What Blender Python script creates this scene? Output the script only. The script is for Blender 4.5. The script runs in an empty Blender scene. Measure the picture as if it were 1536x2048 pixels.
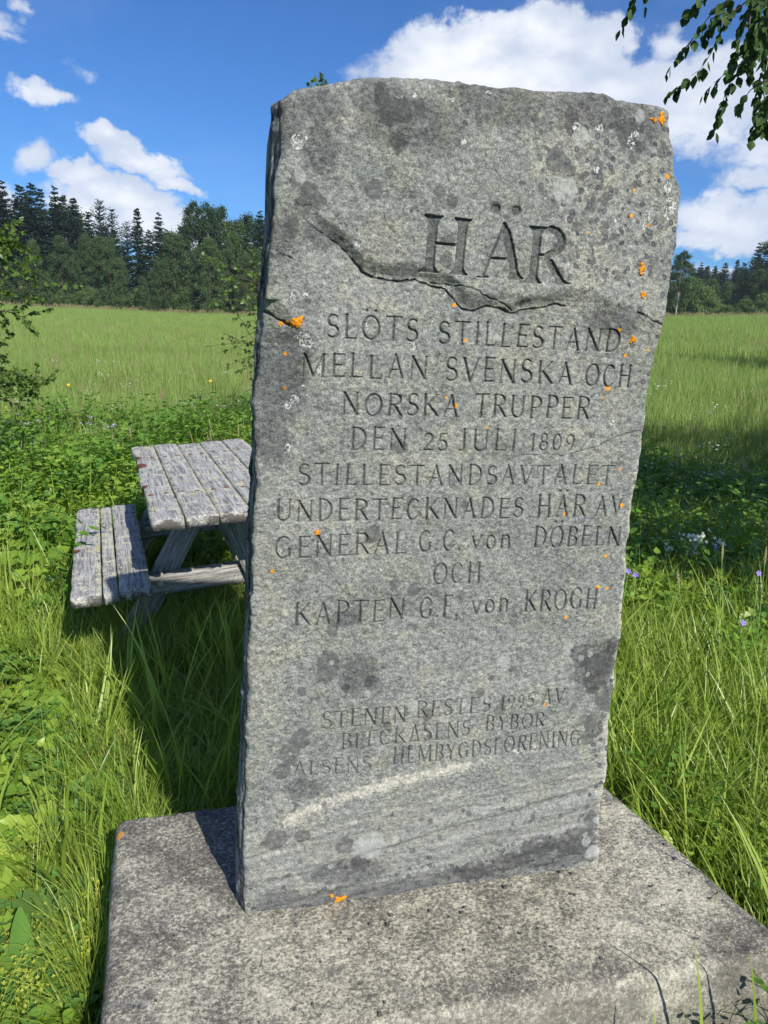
import bpy, math, random
import numpy as np
from mathutils import Matrix, Vector, Quaternion
random.seed(7); rng = np.random.default_rng(7)
sc = bpy.context.scene
COL = sc.collection
R = math.radians

# ------------------------------------------------------------------ camera
F, CX, CY = 1538.0, 768.0, 1024.0
ROLL = math.atan(0.05); PITCH = math.atan((1024 - 645) * math.cos(ROLL) / F); YAW = R(14.75)
EYE = np.array([-0.1058, -1.3672, 1.2])
_fw = np.array([math.sin(YAW) * math.cos(PITCH), math.cos(YAW) * math.cos(PITCH), -math.sin(PITCH)])
_r0 = np.array([math.cos(YAW), -math.sin(YAW), 0.0]); _u0 = np.cross(_r0, _fw)
_r = math.cos(ROLL) * _r0 + math.sin(ROLL) * _u0
_u = -math.sin(ROLL) * _r0 + math.cos(ROLL) * _u0
cam = bpy.data.objects.new('camera', bpy.data.cameras.new('camera')); COL.objects.link(cam)
cam.matrix_world = Matrix(((_r[0], _u[0], -_fw[0], EYE[0]), (_r[1], _u[1], -_fw[1], EYE[1]), (_r[2], _u[2], -_fw[2], EYE[2]), (0, 0, 0, 1)))
cam.data.sensor_fit = 'VERTICAL'; cam.data.sensor_height = 36; cam.data.lens = F * 36 / 2048
cam.data.clip_start = 0.05; cam.data.clip_end = 3000
sc.camera = cam

def ray(x, y): return _fw + _r * (x - CX) / F - _u * (y - CY) / F
def hit(x, y, axis, val):
    d = ray(x, y); return EYE + d * (val - EYE[axis]) / d[axis]
def on_z(x, y, z): return hit(x, y, 2, z)
def on_face(x, y, Y=0.0): return hit(x, y, 1, Y)
def at_dist(x, y, D):                                   # point at horizontal distance D from the eye
    d = ray(x, y); return EYE + d * D / math.hypot(d[0], d[1])

# ------------------------------------------------------------------ light, sky, exposure
SUN_EL, SUN_AZ = R(38.5), R(164.5)                       # azimuth clockwise from +Y
sd = Vector((math.sin(SUN_AZ) * math.cos(SUN_EL), math.cos(SUN_AZ) * math.cos(SUN_EL), math.sin(SUN_EL)))
sun = bpy.data.objects.new('sun', bpy.data.lights.new('sun', 'SUN')); COL.objects.link(sun)
sun.data.energy = 5.0; sun.data.angle = R(0.53); sun.data.color = (1.0, 0.95, 0.86)
sun.rotation_euler = sd.to_track_quat('Z', 'Y').to_euler()
sc.view_settings.view_transform = 'Standard'; sc.view_settings.look = 'None'
sc.view_settings.exposure = 0.32; sc.view_settings.gamma = 1.0; sc.view_settings.use_curve_mapping = False
sc.cycles.max_bounces = 6; sc.cycles.diffuse_bounces = 3; sc.cycles.glossy_bounces = 2
sc.cycles.transmission_bounces = 3; sc.cycles.transparent_max_bounces = 6; sc.cycles.use_denoising = True
sc.cycles.caustics_reflective = False; sc.cycles.caustics_refractive = False

class NT:                                                # tiny node helper
    def __init__(s, tree): s.t = tree; s.n = tree.nodes; s.l = tree.links
    def add(s, typ, **kw):
        nd = s.n.new(typ)
        for k, v in kw.items(): setattr(nd, k, v)
        return nd
    def put(s, sock, v):
        if hasattr(v, 'bl_idname') and hasattr(v, 'is_output'): s.l.new(v, sock)
        elif v is not None: sock.default_value = v
    def math(s, op, a, b=None, c=None, clamp=False):
        nd = s.add('ShaderNodeMath', operation=op); nd.use_clamp = clamp
        for i, v in enumerate((a, b, c)):
            if v is not None: s.put(nd.inputs[i], v)
        return nd.outputs[0]
    def vmath(s, op, a, b=None):
        nd = s.add('ShaderNodeVectorMath', operation=op)
        s.put(nd.inputs[0], a)
        if b is not None: s.put(nd.inputs[1], b)
        return nd.outputs['Value'] if op in ('LENGTH', 'DOT_PRODUCT', 'DISTANCE') else nd.outputs[0]
    def noise(s, vec, scale, detail=4, rough=0.6, dist=0.0, col=False):
        nd = s.add('ShaderNodeTexNoise'); s.put(nd.inputs['Vector'], vec)
        nd.inputs['Scale'].default_value = scale; nd.inputs['Detail'].default_value = detail
        nd.inputs['Roughness'].default_value = rough; nd.inputs['Distortion'].default_value = dist
        return nd.outputs['Color'] if col else nd.outputs[0]
    def voro(s, vec, scale, feature='F1', rnd=1.0, out='Distance'):
        nd = s.add('ShaderNodeTexVoronoi', feature=feature); s.put(nd.inputs['Vector'], vec)
        nd.inputs['Scale'].default_value = scale; nd.inputs['Randomness'].default_value = rnd
        return nd.outputs[out]
    def step(s, v, a, b, o0=0.0, o1=1.0):
        nd = s.add('ShaderNodeMapRange', interpolation_type='SMOOTHSTEP'); s.put(nd.inputs[0], v)
        nd.inputs[1].default_value = a; nd.inputs[2].default_value = b
        nd.inputs[3].default_value = o0; nd.inputs[4].default_value = o1
        return nd.outputs[0]
    def lin(s, v, a, b, o0=0.0, o1=1.0):
        nd = s.add('ShaderNodeMapRange'); s.put(nd.inputs[0], v)
        nd.inputs[1].default_value = a; nd.inputs[2].default_value = b
        nd.inputs[3].default_value = o0; nd.inputs[4].default_value = o1
        return nd.outputs[0]
    def mix(s, f, a, b, mode='MIX'):
        nd = s.add('ShaderNodeMix', data_type='RGBA', blend_type=mode)
        s.put(nd.inputs[0], f)
        for i, v in ((6, a), (7, b)):
            if isinstance(v, tuple) and len(v) == 3: v = (*v, 1)
            s.put(nd.inputs[i], v)
        return nd.outputs[2]
    def ramp(s, v, stops):
        nd = s.add('ShaderNodeValToRGB'); e = nd.color_ramp.elements
        e[0].position, e[0].color = stops[0][0], (*stops[0][1], 1)
        e[1].position, e[1].color = stops[-1][0], (*stops[-1][1], 1)
        for p, c in stops[1:-1]: x = e.new(p); x.color = (*c, 1)
        s.put(nd.inputs[0], v); return nd.outputs[0]
    def attr(s, name): return s.add('ShaderNodeAttribute', attribute_name=name).outputs['Fac']
    def bump(s, h, dist, strength=1.0, normal=None):
        nd = s.add('ShaderNodeBump'); s.put(nd.inputs['Height'], h)
        nd.inputs['Distance'].default_value = dist; nd.inputs['Strength'].default_value = strength
        if normal is not None: s.l.new(normal, nd.inputs['Normal'])
        return nd.outputs[0]
    def mapping(s, vec, scale=(1, 1, 1), rot=(0, 0, 0), loc=(0, 0, 0)):
        nd = s.add('ShaderNodeMapping'); s.put(nd.inputs[0], vec)
        nd.inputs['Scale'].default_value = scale; nd.inputs['Rotation'].default_value = rot; nd.inputs['Location'].default_value = loc
        return nd.outputs[0]

world = bpy.data.worlds.new('World'); sc.world = world; world.use_nodes = True
W = NT(world.node_tree); W.n.clear()
sky = W.add('ShaderNodeTexSky', sky_type='NISHITA'); sky.sun_disc = False
sky.sun_elevation = SUN_EL; sky.sun_rotation = SUN_AZ; sky.altitude = 300
sky.air_density = 1.0; sky.dust_density = 0.3; sky.ozone_density = 2.5
SKY_STRENGTH = 0.080
geo = W.add('ShaderNodeTexCoord').outputs['Generated']
sep = W.add('ShaderNodeSeparateXYZ'); W.l.new(geo, sep.inputs[0])
az = W.math('ARCTAN2', sep.outputs[0], sep.outputs[1]); el = W.math('ARCSINE', sep.outputs[2])
cmb = W.add('ShaderNodeCombineXYZ'); W.l.new(az, cmb.inputs[0]); W.l.new(el, cmb.inputs[1])
warp = W.noise(geo, 5.0, 6, 0.6, col=True); warp = W.vmath('SUBTRACT', warp, (0.5, 0.5, 0.5))
warp2 = W.noise(geo, 22.0, 5, 0.6, col=True); warp2 = W.vmath('SUBTRACT', warp2, (0.5, 0.5, 0.5))
P = W.vmath('ADD', cmb.outputs[0], W.vmath('MULTIPLY', warp, (0.14, 0.10, 0)))
P = W.vmath('ADD', P, W.vmath('MULTIPLY', warp2, (0.05, 0.04, 0)))
# clouds: centre and half-size (photo pixels turned into angles), thickness
CL = [(885, 120, 120, 65, 1), (960, 85, 110, 50, 1), (1085, 75, 100, 58, 1), (1185, 95, 75, 65, 1), (1010, 150, 280, 60, 1), (1180, 200, 260, 75, .9),
      (1400, 205, 220, 75, .75), (1500, 140, 110, 60, .6), (1340, 110, 60, 60, .45), (1640, 200, 150, 110, .8), (1300, 280, 140, 30, .3),
      (1470, 430, 150, 55, .85), (1400, 465, 110, 26, .7), (1520, 350, 90, 32, .5), (1620, 430, 140, 60, .8), (1440, 520, 130, 18, .35),
      (70, 35, 42, 30, .42), (20, 70, 50, 32, .38), (50, 95, 45, 18, .3), (95, 200, 52, 24, .55), (190, 140, 42, 22, .2), (60, 318, 48, 34, .42),
      (240, 290, 68, 26, .85), (300, 322, 95, 28, .85), (370, 352, 60, 16, .7), (170, 355, 80, 26, .8), (250, 395, 150, 40, 1), (330, 440, 140, 55, 1),
      (190, 430, 110, 60, .95), (450, 480, 70, 40, .8), (-120, 380, 120, 50, .8), (-260, 200, 150, 60, .8), (620, 520, 120, 22, .5)]
CA = [(70, 22, 14, 6, .9), (95, 35, 18, 7, .8), (125, 18, 16, 6, .9), (150, 40, 20, 8, .8), (178, 24, 12, 5, .8), (-40, 30, 14, 6, .9), (-70, 16, 18, 6, .9),
      (-95, 42, 16, 8, .7), (-130, 24, 20, 7, .9), (-155, 14, 14, 4, .8), (20, 62, 16, 6, .7), (-60, 68, 20, 6, .6), (120, 62, 26, 7, .6), (50, 12, 14, 4, .8), (-28, 12, 10, 3, .9)]
ell = []
for x, y, rx, ry, k in CL:
    d = ray(x, y + 10); d = d / np.linalg.norm(d)
    ell.append((math.atan2(d[0], d[1]), math.asin(d[2]), rx / F * .90, ry / F * .86, k))
for a, e, ra, re, k in CA: ell.append((R(a), R(e), R(ra), R(re), k))
fld = None
for a, e, ra, re, k in ell:
    v = W.vmath('DIVIDE', W.vmath('SUBTRACT', P, (a, e, 0)), (ra, re, 1))
    q = W.math('MULTIPLY', W.math('SUBTRACT', 1.25, W.vmath('LENGTH', v)), k)
    fld = q if fld is None else W.math('MAXIMUM', fld, q)
fine = W.noise(geo, 30, 8, 0.62)
soft = W.noise(W.mapping(geo, (1, 1, 2.4)), 9, 6, 0.6)
den = W.math('ADD', fld, W.math('MULTIPLY', W.math('SUBTRACT', fine, 0.5), 0.45))
den = W.math('ADD', den, W.math('MULTIPLY', W.math('SUBTRACT', soft, 0.5), 1.0))
mask = W.step(den, 0.08, 0.42)
veil = W.step(W.noise(W.mapping(geo, (1, 1, 3.0)), 3.0, 5, 0.6), 0.48, 0.8, 0, 0.10)
mask = W.math('MULTIPLY', W.math('MAXIMUM', mask, veil), 0.93)
shade = W.noise(W.mapping(geo, (1, 1, 1.8), loc=(0.3, 0.1, 0.2)), 11, 6, 0.55)
shade = W.math('ADD', W.math('MULTIPLY', shade, 0.8), W.math('MULTIPLY', W.step(den, 0.2, 1.5), 0.25))
cloudc = W.mix(W.step(shade, 0.30, 0.72), (6.6, 7.4, 8.9), (10.6, 10.8, 11.2))
skyc = W.mix(1.0, sky.outputs[0], (0.40, 0.76, 1.24), 'MULTIPLY')
bg = W.add('ShaderNodeBackground'); W.l.new(W.mix(mask, skyc, cloudc), bg.inputs[0]); bg.inputs[1].default_value = SKY_STRENGTH
wo = W.add('ShaderNodeOutputWorld'); W.l.new(bg.outputs[0], wo.inputs[0])
world.cycles.sampling_method = 'MANUAL'; world.cycles.sample_map_resolution = 512

# ------------------------------------------------------------------ object helpers
def tag(o, label=None, cat=None, group=None, kind=None):
    for k, v in (('label', label), ('category', cat), ('group', group), ('kind', kind)):
        if v: o[k] = v
    return o
def empty(name, loc=(0, 0, 0), rz=0.0):
    o = bpy.data.objects.new(name, None); o.location = loc; o.rotation_euler.z = rz; o.empty_display_size = 0.1
    COL.objects.link(o); return o
def link(name, me, parent=None, mat=None, loc=None, rot=None, scale=None, col=COL):
    if mat is not None and not me.materials: me.materials.append(mat)
    o = bpy.data.objects.new(name, me)
    if col is not None: col.objects.link(o)
    if parent is not None: o.parent = parent
    if loc is not None: o.location = loc
    if rot is not None: o.rotation_euler = rot
    if scale is not None: o.scale = scale if hasattr(scale, '__len__') else (scale,) * 3
    return o
def np_mesh(name, V, Fc, smooth=True, attrs=None):
    """V (n,3); Fc an (m,k) array or a list of such arrays."""
    if not isinstance(Fc, (list, tuple)): Fc = [Fc]
    Fc = [np.asarray(f, dtype=np.int32) for f in Fc if len(f)]
    me = bpy.data.meshes.new(name); V = np.asarray(V, dtype=np.float32)
    me.vertices.add(len(V)); me.vertices.foreach_set('co', V.ravel())
    loops = np.concatenate([f.ravel() for f in Fc]); cnt = np.concatenate([np.full(len(f), f.shape[1], dtype=np.int32) for f in Fc])
    me.loops.add(len(loops)); me.loops.foreach_set('vertex_index', loops)
    me.polygons.add(len(cnt)); st = np.zeros(len(cnt), dtype=np.int32); st[1:] = np.cumsum(cnt)[:-1]
    me.polygons.foreach_set('loop_start', st); me.polygons.foreach_set('loop_total', cnt)
    if smooth: me.polygons.foreach_set('use_smooth', np.ones(len(cnt), dtype=bool))
    for k, a in (attrs or {}).items():
        at = me.attributes.new(k, 'FLOAT', 'POINT'); at.data.foreach_set('value', np.asarray(a, dtype=np.float32).ravel())
    me.update(calc_edges=True); me.validate(); return me
class MB:                                                # collects small shapes into one mesh
    def __init__(s): s.v = []; s.f = []; s.n = 0; s.a = []
    def add(s, V, Fc, a=0.0):
        V = np.asarray(V, float); s.v.append(V)
        for f in Fc: s.f.append(tuple(int(i) + s.n for i in f))
        s.a.append(np.full(len(V), a)); s.n += len(V)
    def tube(s, pts, rad, sides=6, cap=True, a=0.0):
        pts = [np.asarray(p, float) for p in pts]; rings = []
        up = np.array([0.13, 0.27, 0.95])
        for i, p in enumerate(pts):
            d = pts[min(i + 1, len(pts) - 1)] - pts[max(i - 1, 0)]; d = d / (np.linalg.norm(d) + 1e-9)
            x = np.cross(d, up if abs(d @ up) < 0.98 else np.array([1.0, 0, 0])); x /= np.linalg.norm(x) + 1e-9; y = np.cross(d, x)
            r = rad[i] if hasattr(rad, '__len__') else rad
            rings.append([p + r * (math.cos(t) * x + math.sin(t) * y) for t in np.arange(sides) * 2 * math.pi / sides])
        V = np.array(rings).reshape(-1, 3); Fc = []
        for i in range(len(pts) - 1):
            for j in range(sides):
                k = (j + 1) % sides; Fc.append((i * sides + j, i * sides + k, (i + 1) * sides + k, (i + 1) * sides + j))
        if cap: Fc.append(tuple(range(sides))[::-1]); Fc.append(tuple((len(pts) - 1) * sides + j for j in range(sides)))
        s.add(V, Fc, a)
    def mesh(s, name, smooth=True):
        me = bpy.data.meshes.new(name); V = np.concatenate(s.v)
        me.from_pydata(V.tolist(), [], s.f)
        if smooth: me.polygons.foreach_set('use_smooth', np.ones(len(me.polygons), dtype=bool))
        at = me.attributes.new('tone', 'FLOAT', 'POINT'); at.data.foreach_set('value', np.concatenate(s.a).astype(np.float32))
        me.update(); return me
def vnoise(x, y, seed=0):                                # smooth lattice noise in [-1, 1]
    r = np.random.default_rng(seed); T = r.uniform(-1, 1, (256, 256))
    xi = np.floor(x).astype(int); yi = np.floor(y).astype(int); fx = x - xi; fy = y - yi
    fx = fx * fx * fx * (fx * (fx * 6 - 15) + 10); fy = fy * fy * fy * (fy * (fy * 6 - 15) + 10)
    g = lambda i, j: T[(xi + i) & 255, (yi + j) & 255]
    return (g(0, 0) * (1 - fx) + g(1, 0) * fx) * (1 - fy) + (g(0, 1) * (1 - fx) + g(1, 1) * fx) * fy
def fbm(x, y, seed=0, oct=4, gain=0.5):
    o = np.zeros_like(np.asarray(x, float)); a = 1.0
    for i in range(oct): o += a * vnoise(x * 2 ** i + 17.3 * i, y * 2 ** i + 9.1 * i, seed + i); a *= gain
    return o
def material(name):
    m = bpy.data.materials.new(name); m.use_nodes = True; N = NT(m.node_tree); N.n.clear()
    out = N.add('ShaderNodeOutputMaterial'); return m, N, out
def principled(N, out, color, rough=0.8, normal=None, spec=0.4):
    p = N.add('ShaderNodeBsdfPrincipled'); N.put(p.inputs['Base Color'], (*color, 1) if isinstance(color, tuple) and len(color) == 3 else color)
    N.put(p.inputs['Roughness'], rough); p.inputs['Specular IOR Level'].default_value = spec
    if normal is not None: N.l.new(normal, p.inputs['Normal'])
    N.l.new(p.outputs[0], out.inputs[0]); return p
def seg_dist(px, py, ax, ay, bx, by):
    dx, dy = bx - ax, by - ay; L = dx * dx + dy * dy + 1e-12
    t = np.clip(((px - ax) * dx + (py - ay) * dy) / L, 0, 1)
    return np.hypot(px - ax - t * dx, py - ay - t * dy), t
# ================================================================== MATERIALS
def leaf_material(name, cols, trans=0.35, rough=0.5, patch=None, spec=0.35, zr=0.0, bright=1.0):
    """cols: three base colours picked by the copy's own random number; patch: (scale, colour, amount) of a world-space drift"""
    m, N, out = material(name)
    rnd = N.add('ShaderNodeObjectInfo').outputs['Random']
    tone = N.attr('tone')
    g = N.add('ShaderNodeNewGeometry').outputs['Position']
    v = N.math('ADD', N.math('MULTIPLY', rnd, 0.6), N.math('MULTIPLY', tone, 0.4))
    c = N.ramp(v, [(0.0, cols[0]), (0.5, cols[1]), (1.0, cols[2])])
    if patch:
        n = N.noise(g, patch[0], 4, 0.6)
        c = N.mix(N.step(n, 0.42, 0.66, 0, patch[2]), c, patch[1])
    p = N.add('ShaderNodeBsdfPrincipled'); N.l.new(c, p.inputs['Base Color']); p.inputs['Roughness'].default_value = rough
    p.inputs['Specular IOR Level'].default_value = spec
    t = N.add('ShaderNodeBsdfTranslucent'); N.l.new(N.mix(1.0, c, (1.25 * bright, 1.35 * bright, 0.55, 1), 'MULTIPLY'), t.inputs[0])
    mx = N.add('ShaderNodeMixShader'); mx.inputs[0].default_value = trans
    N.l.new(p.outputs[0], mx.inputs[1]); N.l.new(t.outputs[0], mx.inputs[2]); N.l.new(mx.outputs[0], out.inputs[0]); return m
M = {}
M['grass'] = leaf_material('grass blade', [(.10, .19, .025), (.24, .35, .045), (.48, .55, .15)], 0.34, 0.36, (1.3, (.32, .40, .07), 0.5))
M['lawn'] = leaf_material('short grass blade', [(.17, .27, .030), (.34, .45, .050), (.58, .60, .16)], 0.34, 0.42, (2.0, (.30, .34, .08), 0.5))
M['straw'] = leaf_material('dry grass blade', [(.42, .36, .18), (.50, .42, .24), (.36, .27, .15)], 0.25, 0.7)
M['herb'] = leaf_material('meadow herb leaf', [(.13, .25, .028), (.22, .35, .045), (.36, .46, .07)], 0.34, 0.36, (2.2, (.22, .32, .05), 0.5))
M['clover'] = leaf_material('clover leaf', [(.09, .20, .045), (.13, .26, .05), (.18, .31, .065)], 0.35, 0.45)
M['meadow'] = leaf_material('meadow grass', [(.19, .285, .070), (.25, .35, .092), (.34, .42, .14)], 0.34, 0.55, (0.12, (.27, .35, .10), 0.6))
M['seed'] = leaf_material('grass seed heads', [(.27, .20, .10), (.31, .26, .13), (.33, .32, .15)], 0.2, 0.8)
M['spruce'] = leaf_material('spruce needles', [(.010, .028, .016), (.017, .040, .021), (.027, .056, .027)], 0.10, 0.6)
M['pine'] = leaf_material('pine needles', [(.022, .050, .028), (.032, .065, .034), (.042, .080, .040)], 0.10, 0.6)
M['birchfar'] = leaf_material('far birch leaves', [(.024, .056, .020), (.035, .076, .025), (.052, .10, .032)], 0.25, 0.55)
M['willow'] = leaf_material('far willow leaves', [(.08, .14, .045), (.115, .18, .055), (.15, .22, .07)], 0.28, 0.55)
M['leaf'] = leaf_material('birch leaf', [(.030, .060, .018), (.045, .085, .022), (.06, .11, .026)], 0.10, 0.6, spec=0.15)
M['shrubleaf'] = leaf_material('shrub leaf', [(.08, .15, .03), (.12, .20, .04), (.18, .26, .06)], 0.34, 0.42)
M['petal_y'] = leaf_material('yellow petal', [(.75, .50, .02)] * 3, 0.2, 0.6)
M['petal_g'] = leaf_material('yellow green floret', [(.38, .44, .05), (.45, .50, .07), (.52, .54, .10)], 0.25, 0.6)
M['petal_p'] = leaf_material('violet petal', [(.24, .16, .55), (.28, .20, .60), (.32, .25, .62)], 0.25, 0.6)
M['petal_l'] = leaf_material('pale lilac petal', [(.50, .42, .62), (.55, .48, .66), (.6, .52, .68)], 0.25, 0.6)
M['petal_w'] = leaf_material('white petal', [(.72, .74, .70)] * 3, 0.25, 0.6)
M['petal_r'] = leaf_material('pink petal', [(.60, .22, .30)] * 3, 0.25, 0.6)
def simple(name, col, rough=0.8, nscale=20, var=0.3, bump=0.002, stretch=(1, 1, 1)):
    m, N, out = material(name); tc = N.add('ShaderNodeTexCoord').outputs['Object']; mp = N.mapping(tc, stretch)
    n = N.noise(mp, nscale, 6, 0.65)
    c = N.mix(N.lin(n, 0.3, 0.7, 0, 1), tuple(x * (1 - var) for x in col), tuple(min(1, x * (1 + var)) for x in col))
    principled(N, out, c, rough, N.bump(n, bump)); return m
M['twig'] = simple('birch twig', (.075, .055, .04), 0.7)
M['bark'] = simple('spruce bark', (.10, .075, .055), 0.9, 6, 0.4, 0.02)
M['stem'] = simple('green stem', (.16, .24, .06), 0.5)
M['bolt'] = simple('dull steel bolt', (.42, .38, .30), 0.45, 60, 0.2, 0.0005)
M['rust'] = simple('rusty bolt', (.14, .075, .045), 0.8, 80, 0.4, 0.0005)
m, N, out = material('white birch bark'); tc = N.add('ShaderNodeTexCoord').outputs['Object']
b = N.step(N.noise(N.mapping(tc, (1, 1, 6)), 3.0, 5, 0.7), 0.52, 0.62)
principled(N, out, N.mix(b, (.36, .35, .31), (.05, .045, .04)), 0.7, N.bump(b, 0.003)); M['birchbark'] = m

# ---- granite-grey schist of the stone
m, N, out = material('weathered schist')
tc = N.add('ShaderNodeTexCoord').outputs['Object']
big = N.noise(tc, 3.2, 4, 0.55); mid = N.noise(tc, 16, 6, 0.65, 0.4); grain = N.math('ADD', N.math('MULTIPLY', N.noise(N.mapping(tc, (1, 1, 1.4), (0, R(20), 0)), 100, 8, 0.80, 0.1), 0.64), N.math('MULTIPLY', N.noise(tc, 320, 3, 0.75), 0.36))
fineg = N.noise(tc, 260, 4, 0.7); sp = N.voro(tc, 210)
c = N.ramp(grain, [(0.33, (.04, .043, .042)), (0.43, (.122, .127, .122)), (0.50, (.228, .233, .219)), (0.565, (.35, .354, .312)), (0.67, (.60, .59, .50))])
c = N.mix(N.step(big, 0.40, 0.62, 0, 0.55), c, N.mix(1.0, c, (.72, .77, .79), 'MULTIPLY'))
c = N.mix(N.step(mid, 0.47, 0.62, 0, 0.40), c, N.mix(1.0, c, (1.30, 1.24, .98), 'MULTIPLY'))
c = N.mix(N.step(N.noise(tc, 9, 5, 0.6, 0.6), 0.52, 0.70, 0, 0.5), c, N.mix(1.0, c, (.58, .58, .62), 'MULTIPLY'))
c = N.mix(N.step(sp, 0.16, 0.05, 0, 0.45), c, (.50, .52, .46))
# foliation bands in the rough foot of the stone
mb = N.mapping(tc, (1.0, 1.0, 7.0), (0, R(-9), 0))
band = N.noise(N.mapping(N.vmath('ADD', tc, (3.1, 0, 0)), (2.0, 1.0, 22.0), (0, R(8.5), 0)), 3.2, 6, 0.65)
foot = N.attr('foot')
bc = N.ramp(band, [(0.30, (.07, .075, .08)), (0.45, (.17, .18, .175)), (0.56, (.34, .34, .31)), (0.68, (.60, .58, .52))])
c = N.mix(N.math('MULTIPLY', foot, 0.55), c, N.mix(0.45, c, bc))
pale = N.math('ADD', N.attr('pale'), N.math('MULTIPLY', N.math('SUBTRACT', band, 0.5), 1.2))
pale = N.math('ADD', pale, N.math('MULTIPLY', N.math('SUBTRACT', N.noise(tc, 50, 6, 0.75), 0.5), 2.8))
c = N.mix(N.step(pale, 0.35, 1.1, 0, 0.7), c, N.mix(N.step(grain, 0.42, 0.58), (.34, .33, .28), (.70, .66, .56)))
edgen = N.noise(tc, 70, 5, 0.7)
def blob(att, lo, hi, amp=1.0, nz=None):
    return N.step(N.math('ADD', N.attr(att), N.math('MULTIPLY', N.math('SUBTRACT', nz or edgen, 0.5), amp)), lo, hi)
dk = blob('dark', 0.30, 0.42, 1.35)
c = N.mix(N.math('MULTIPLY', dk, N.lin(edgen, 0.36, 0.58, 0.35, 0.88)), c, N.mix(fineg, (.045, .046, .046), (.15, .15, .145)))
soot_shade = blob('soot_shade', 0.25, 0.75, 1.0)
c = N.mix(N.math('MULTIPLY', soot_shade, 0.78), c, N.mix(1.0, c, (.46, .46, .49), 'MULTIPLY'))  # sooty patches and the left facet's shade, painted as colour
# random little round dark lichens, ringed
vd = N.voro(N.vmath('ADD', tc, N.vmath('MULTIPLY', N.noise(tc, 40, 3, 0.6, col=True), (.012, .012, .012))), 46)
many = N.step(N.math('ADD', N.attr('spots'), N.math('MULTIPLY', N.noise(tc, 6, 3), 0.9)), 0.62, 0.86)
c = N.mix(N.math('MULTIPLY', N.step(vd, 0.30, 0.22), N.math('MULTIPLY', many, 0.85)), c, N.mix(N.step(vd, 0.13, 0.22), (.13, .13, .14), (.035, .035, .045)))
pl = blob('disc', 0.14, 0.32, 1.0); c = N.mix(N.math('MULTIPLY', pl, N.lin(edgen, 0.35, 0.6, 0.25, 0.65)), c, N.mix(fineg, (.30, .31, .29), (.50, .51, .48)))
wl = N.math('MULTIPLY', blob('white', 0.28, 0.34, 1.0), N.step(N.noise(tc, 120, 3, 0.6, 2.0), 0.46, 0.52))
c = N.mix(wl, c, (.52, .54, .50))
ol = blob('orange', 0.30, 0.40, 1.3, N.noise(tc, 120, 4, 0.7)); c = N.mix(ol, c, N.mix(fineg, (.62, .20, .01), (.85, .40, .03)))
cut = N.attr('cut'); c = N.mix(N.step(cut, 0.05, 0.6, 0, 0.80), c, N.mix(1.0, c, (.36, .38, .40), 'MULTIPLY'))  # grooves darkened in colour, dirt and cast shade together
sidec = N.mix(N.step(N.noise(N.mapping(tc, (90, 40, 9)), 1.0, 8, 0.8), 0.42, 0.60), (.05, .056, .062), (.46, .48, .47))
c = N.mix(N.attr('side'), c, sidec)
hh = N.math('ADD', N.math('MULTIPLY', grain, 0.65), N.math('MULTIPLY', N.noise(tc, 34, 6, 0.7), 1.2))
hh = N.math('ADD', hh, N.math('MULTIPLY', wl, 0.8)); hh = N.math('SUBTRACT', hh, N.math('MULTIPLY', N.attr('side'), N.math('MULTIPLY', N.noise(N.mapping(tc, (60, 30, 8)), 1.0, 7, 0.75), -8)))
principled(N, out, c, 0.82, N.bump(hh, 0.0055), 0.25); M['stone'] = m

# ---- concrete of the plinth
m, N, out = material('lichen-speckled concrete')
tc = N.add('ShaderNodeTexCoord').outputs['Object']
g1 = N.math('ADD', N.math('MULTIPLY', N.noise(tc, 115, 7, 0.8, 0.1), 0.72), N.math('MULTIPLY', N.noise(tc, 330, 3, 0.7), 0.28)); g2 = N.noise(tc, 9, 6, 0.7, 0.1); g3 = N.noise(tc, 1.7, 3, 0.5)
tot = N.math('ADD', g1, N.math('MULTIPLY', N.math('SUBTRACT', g2, 0.5), 0.34)); tot = N.math('ADD', tot, N.math('MULTIPLY', N.math('SUBTRACT', g3, 0.5), 0.28))
tot = N.math('SUBTRACT', tot, N.math('MULTIPLY', N.attr('rim'), 0.025))
c = N.ramp(tot, [(0.36, (.055, .05, .045)), (0.455, (.145, .137, .118)), (0.505, (.215, .203, .168)), (0.55, (.40, .385, .305)), (0.66, (.64, .61, .48))])
c = N.mix(N.step(N.voro(tc, 120), 0.14, 0.05, 0, 0.6), c, (.05, .048, .05))
c = N.mix(N.step(N.noise(tc, 8, 3, 0.5), 0.60, 0.74, 0, 0.6), c, N.mix(1.0, c, (.72, .64, .60), 'MULTIPLY'))
c = N.mix(N.step(N.noise(tc, 14, 3, 0.5), 0.62, 0.68, 0, 0.5), c, N.mix(g1, (.10, .10, .10), (.22, .21, .20)))
ff = N.attr('front'); c = N.mix(N.math('MULTIPLY', ff, 0.35), c, N.ramp(N.noise(tc, 11, 8, 0.75), [(0.35, (.12, .11, .09)), (0.5, (.24, .22, .18)), (0.65, (.46, .44, .36))]))
ol = N.step(N.math('ADD', N.attr('orange'), N.math('MULTIPLY', N.math('SUBTRACT', N.noise(tc, 120, 4, .7), 0.5), 1.3)), 0.30, 0.40)
c = N.mix(ol, c, (.62, .30, .06))
hh = N.math('ADD', g1, N.math('MULTIPLY', N.voro(tc, 120), 0.5))
principled(N, out, c, 0.9, N.bump(hh, 0.0035), 0.2); M['concrete'] = m

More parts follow.
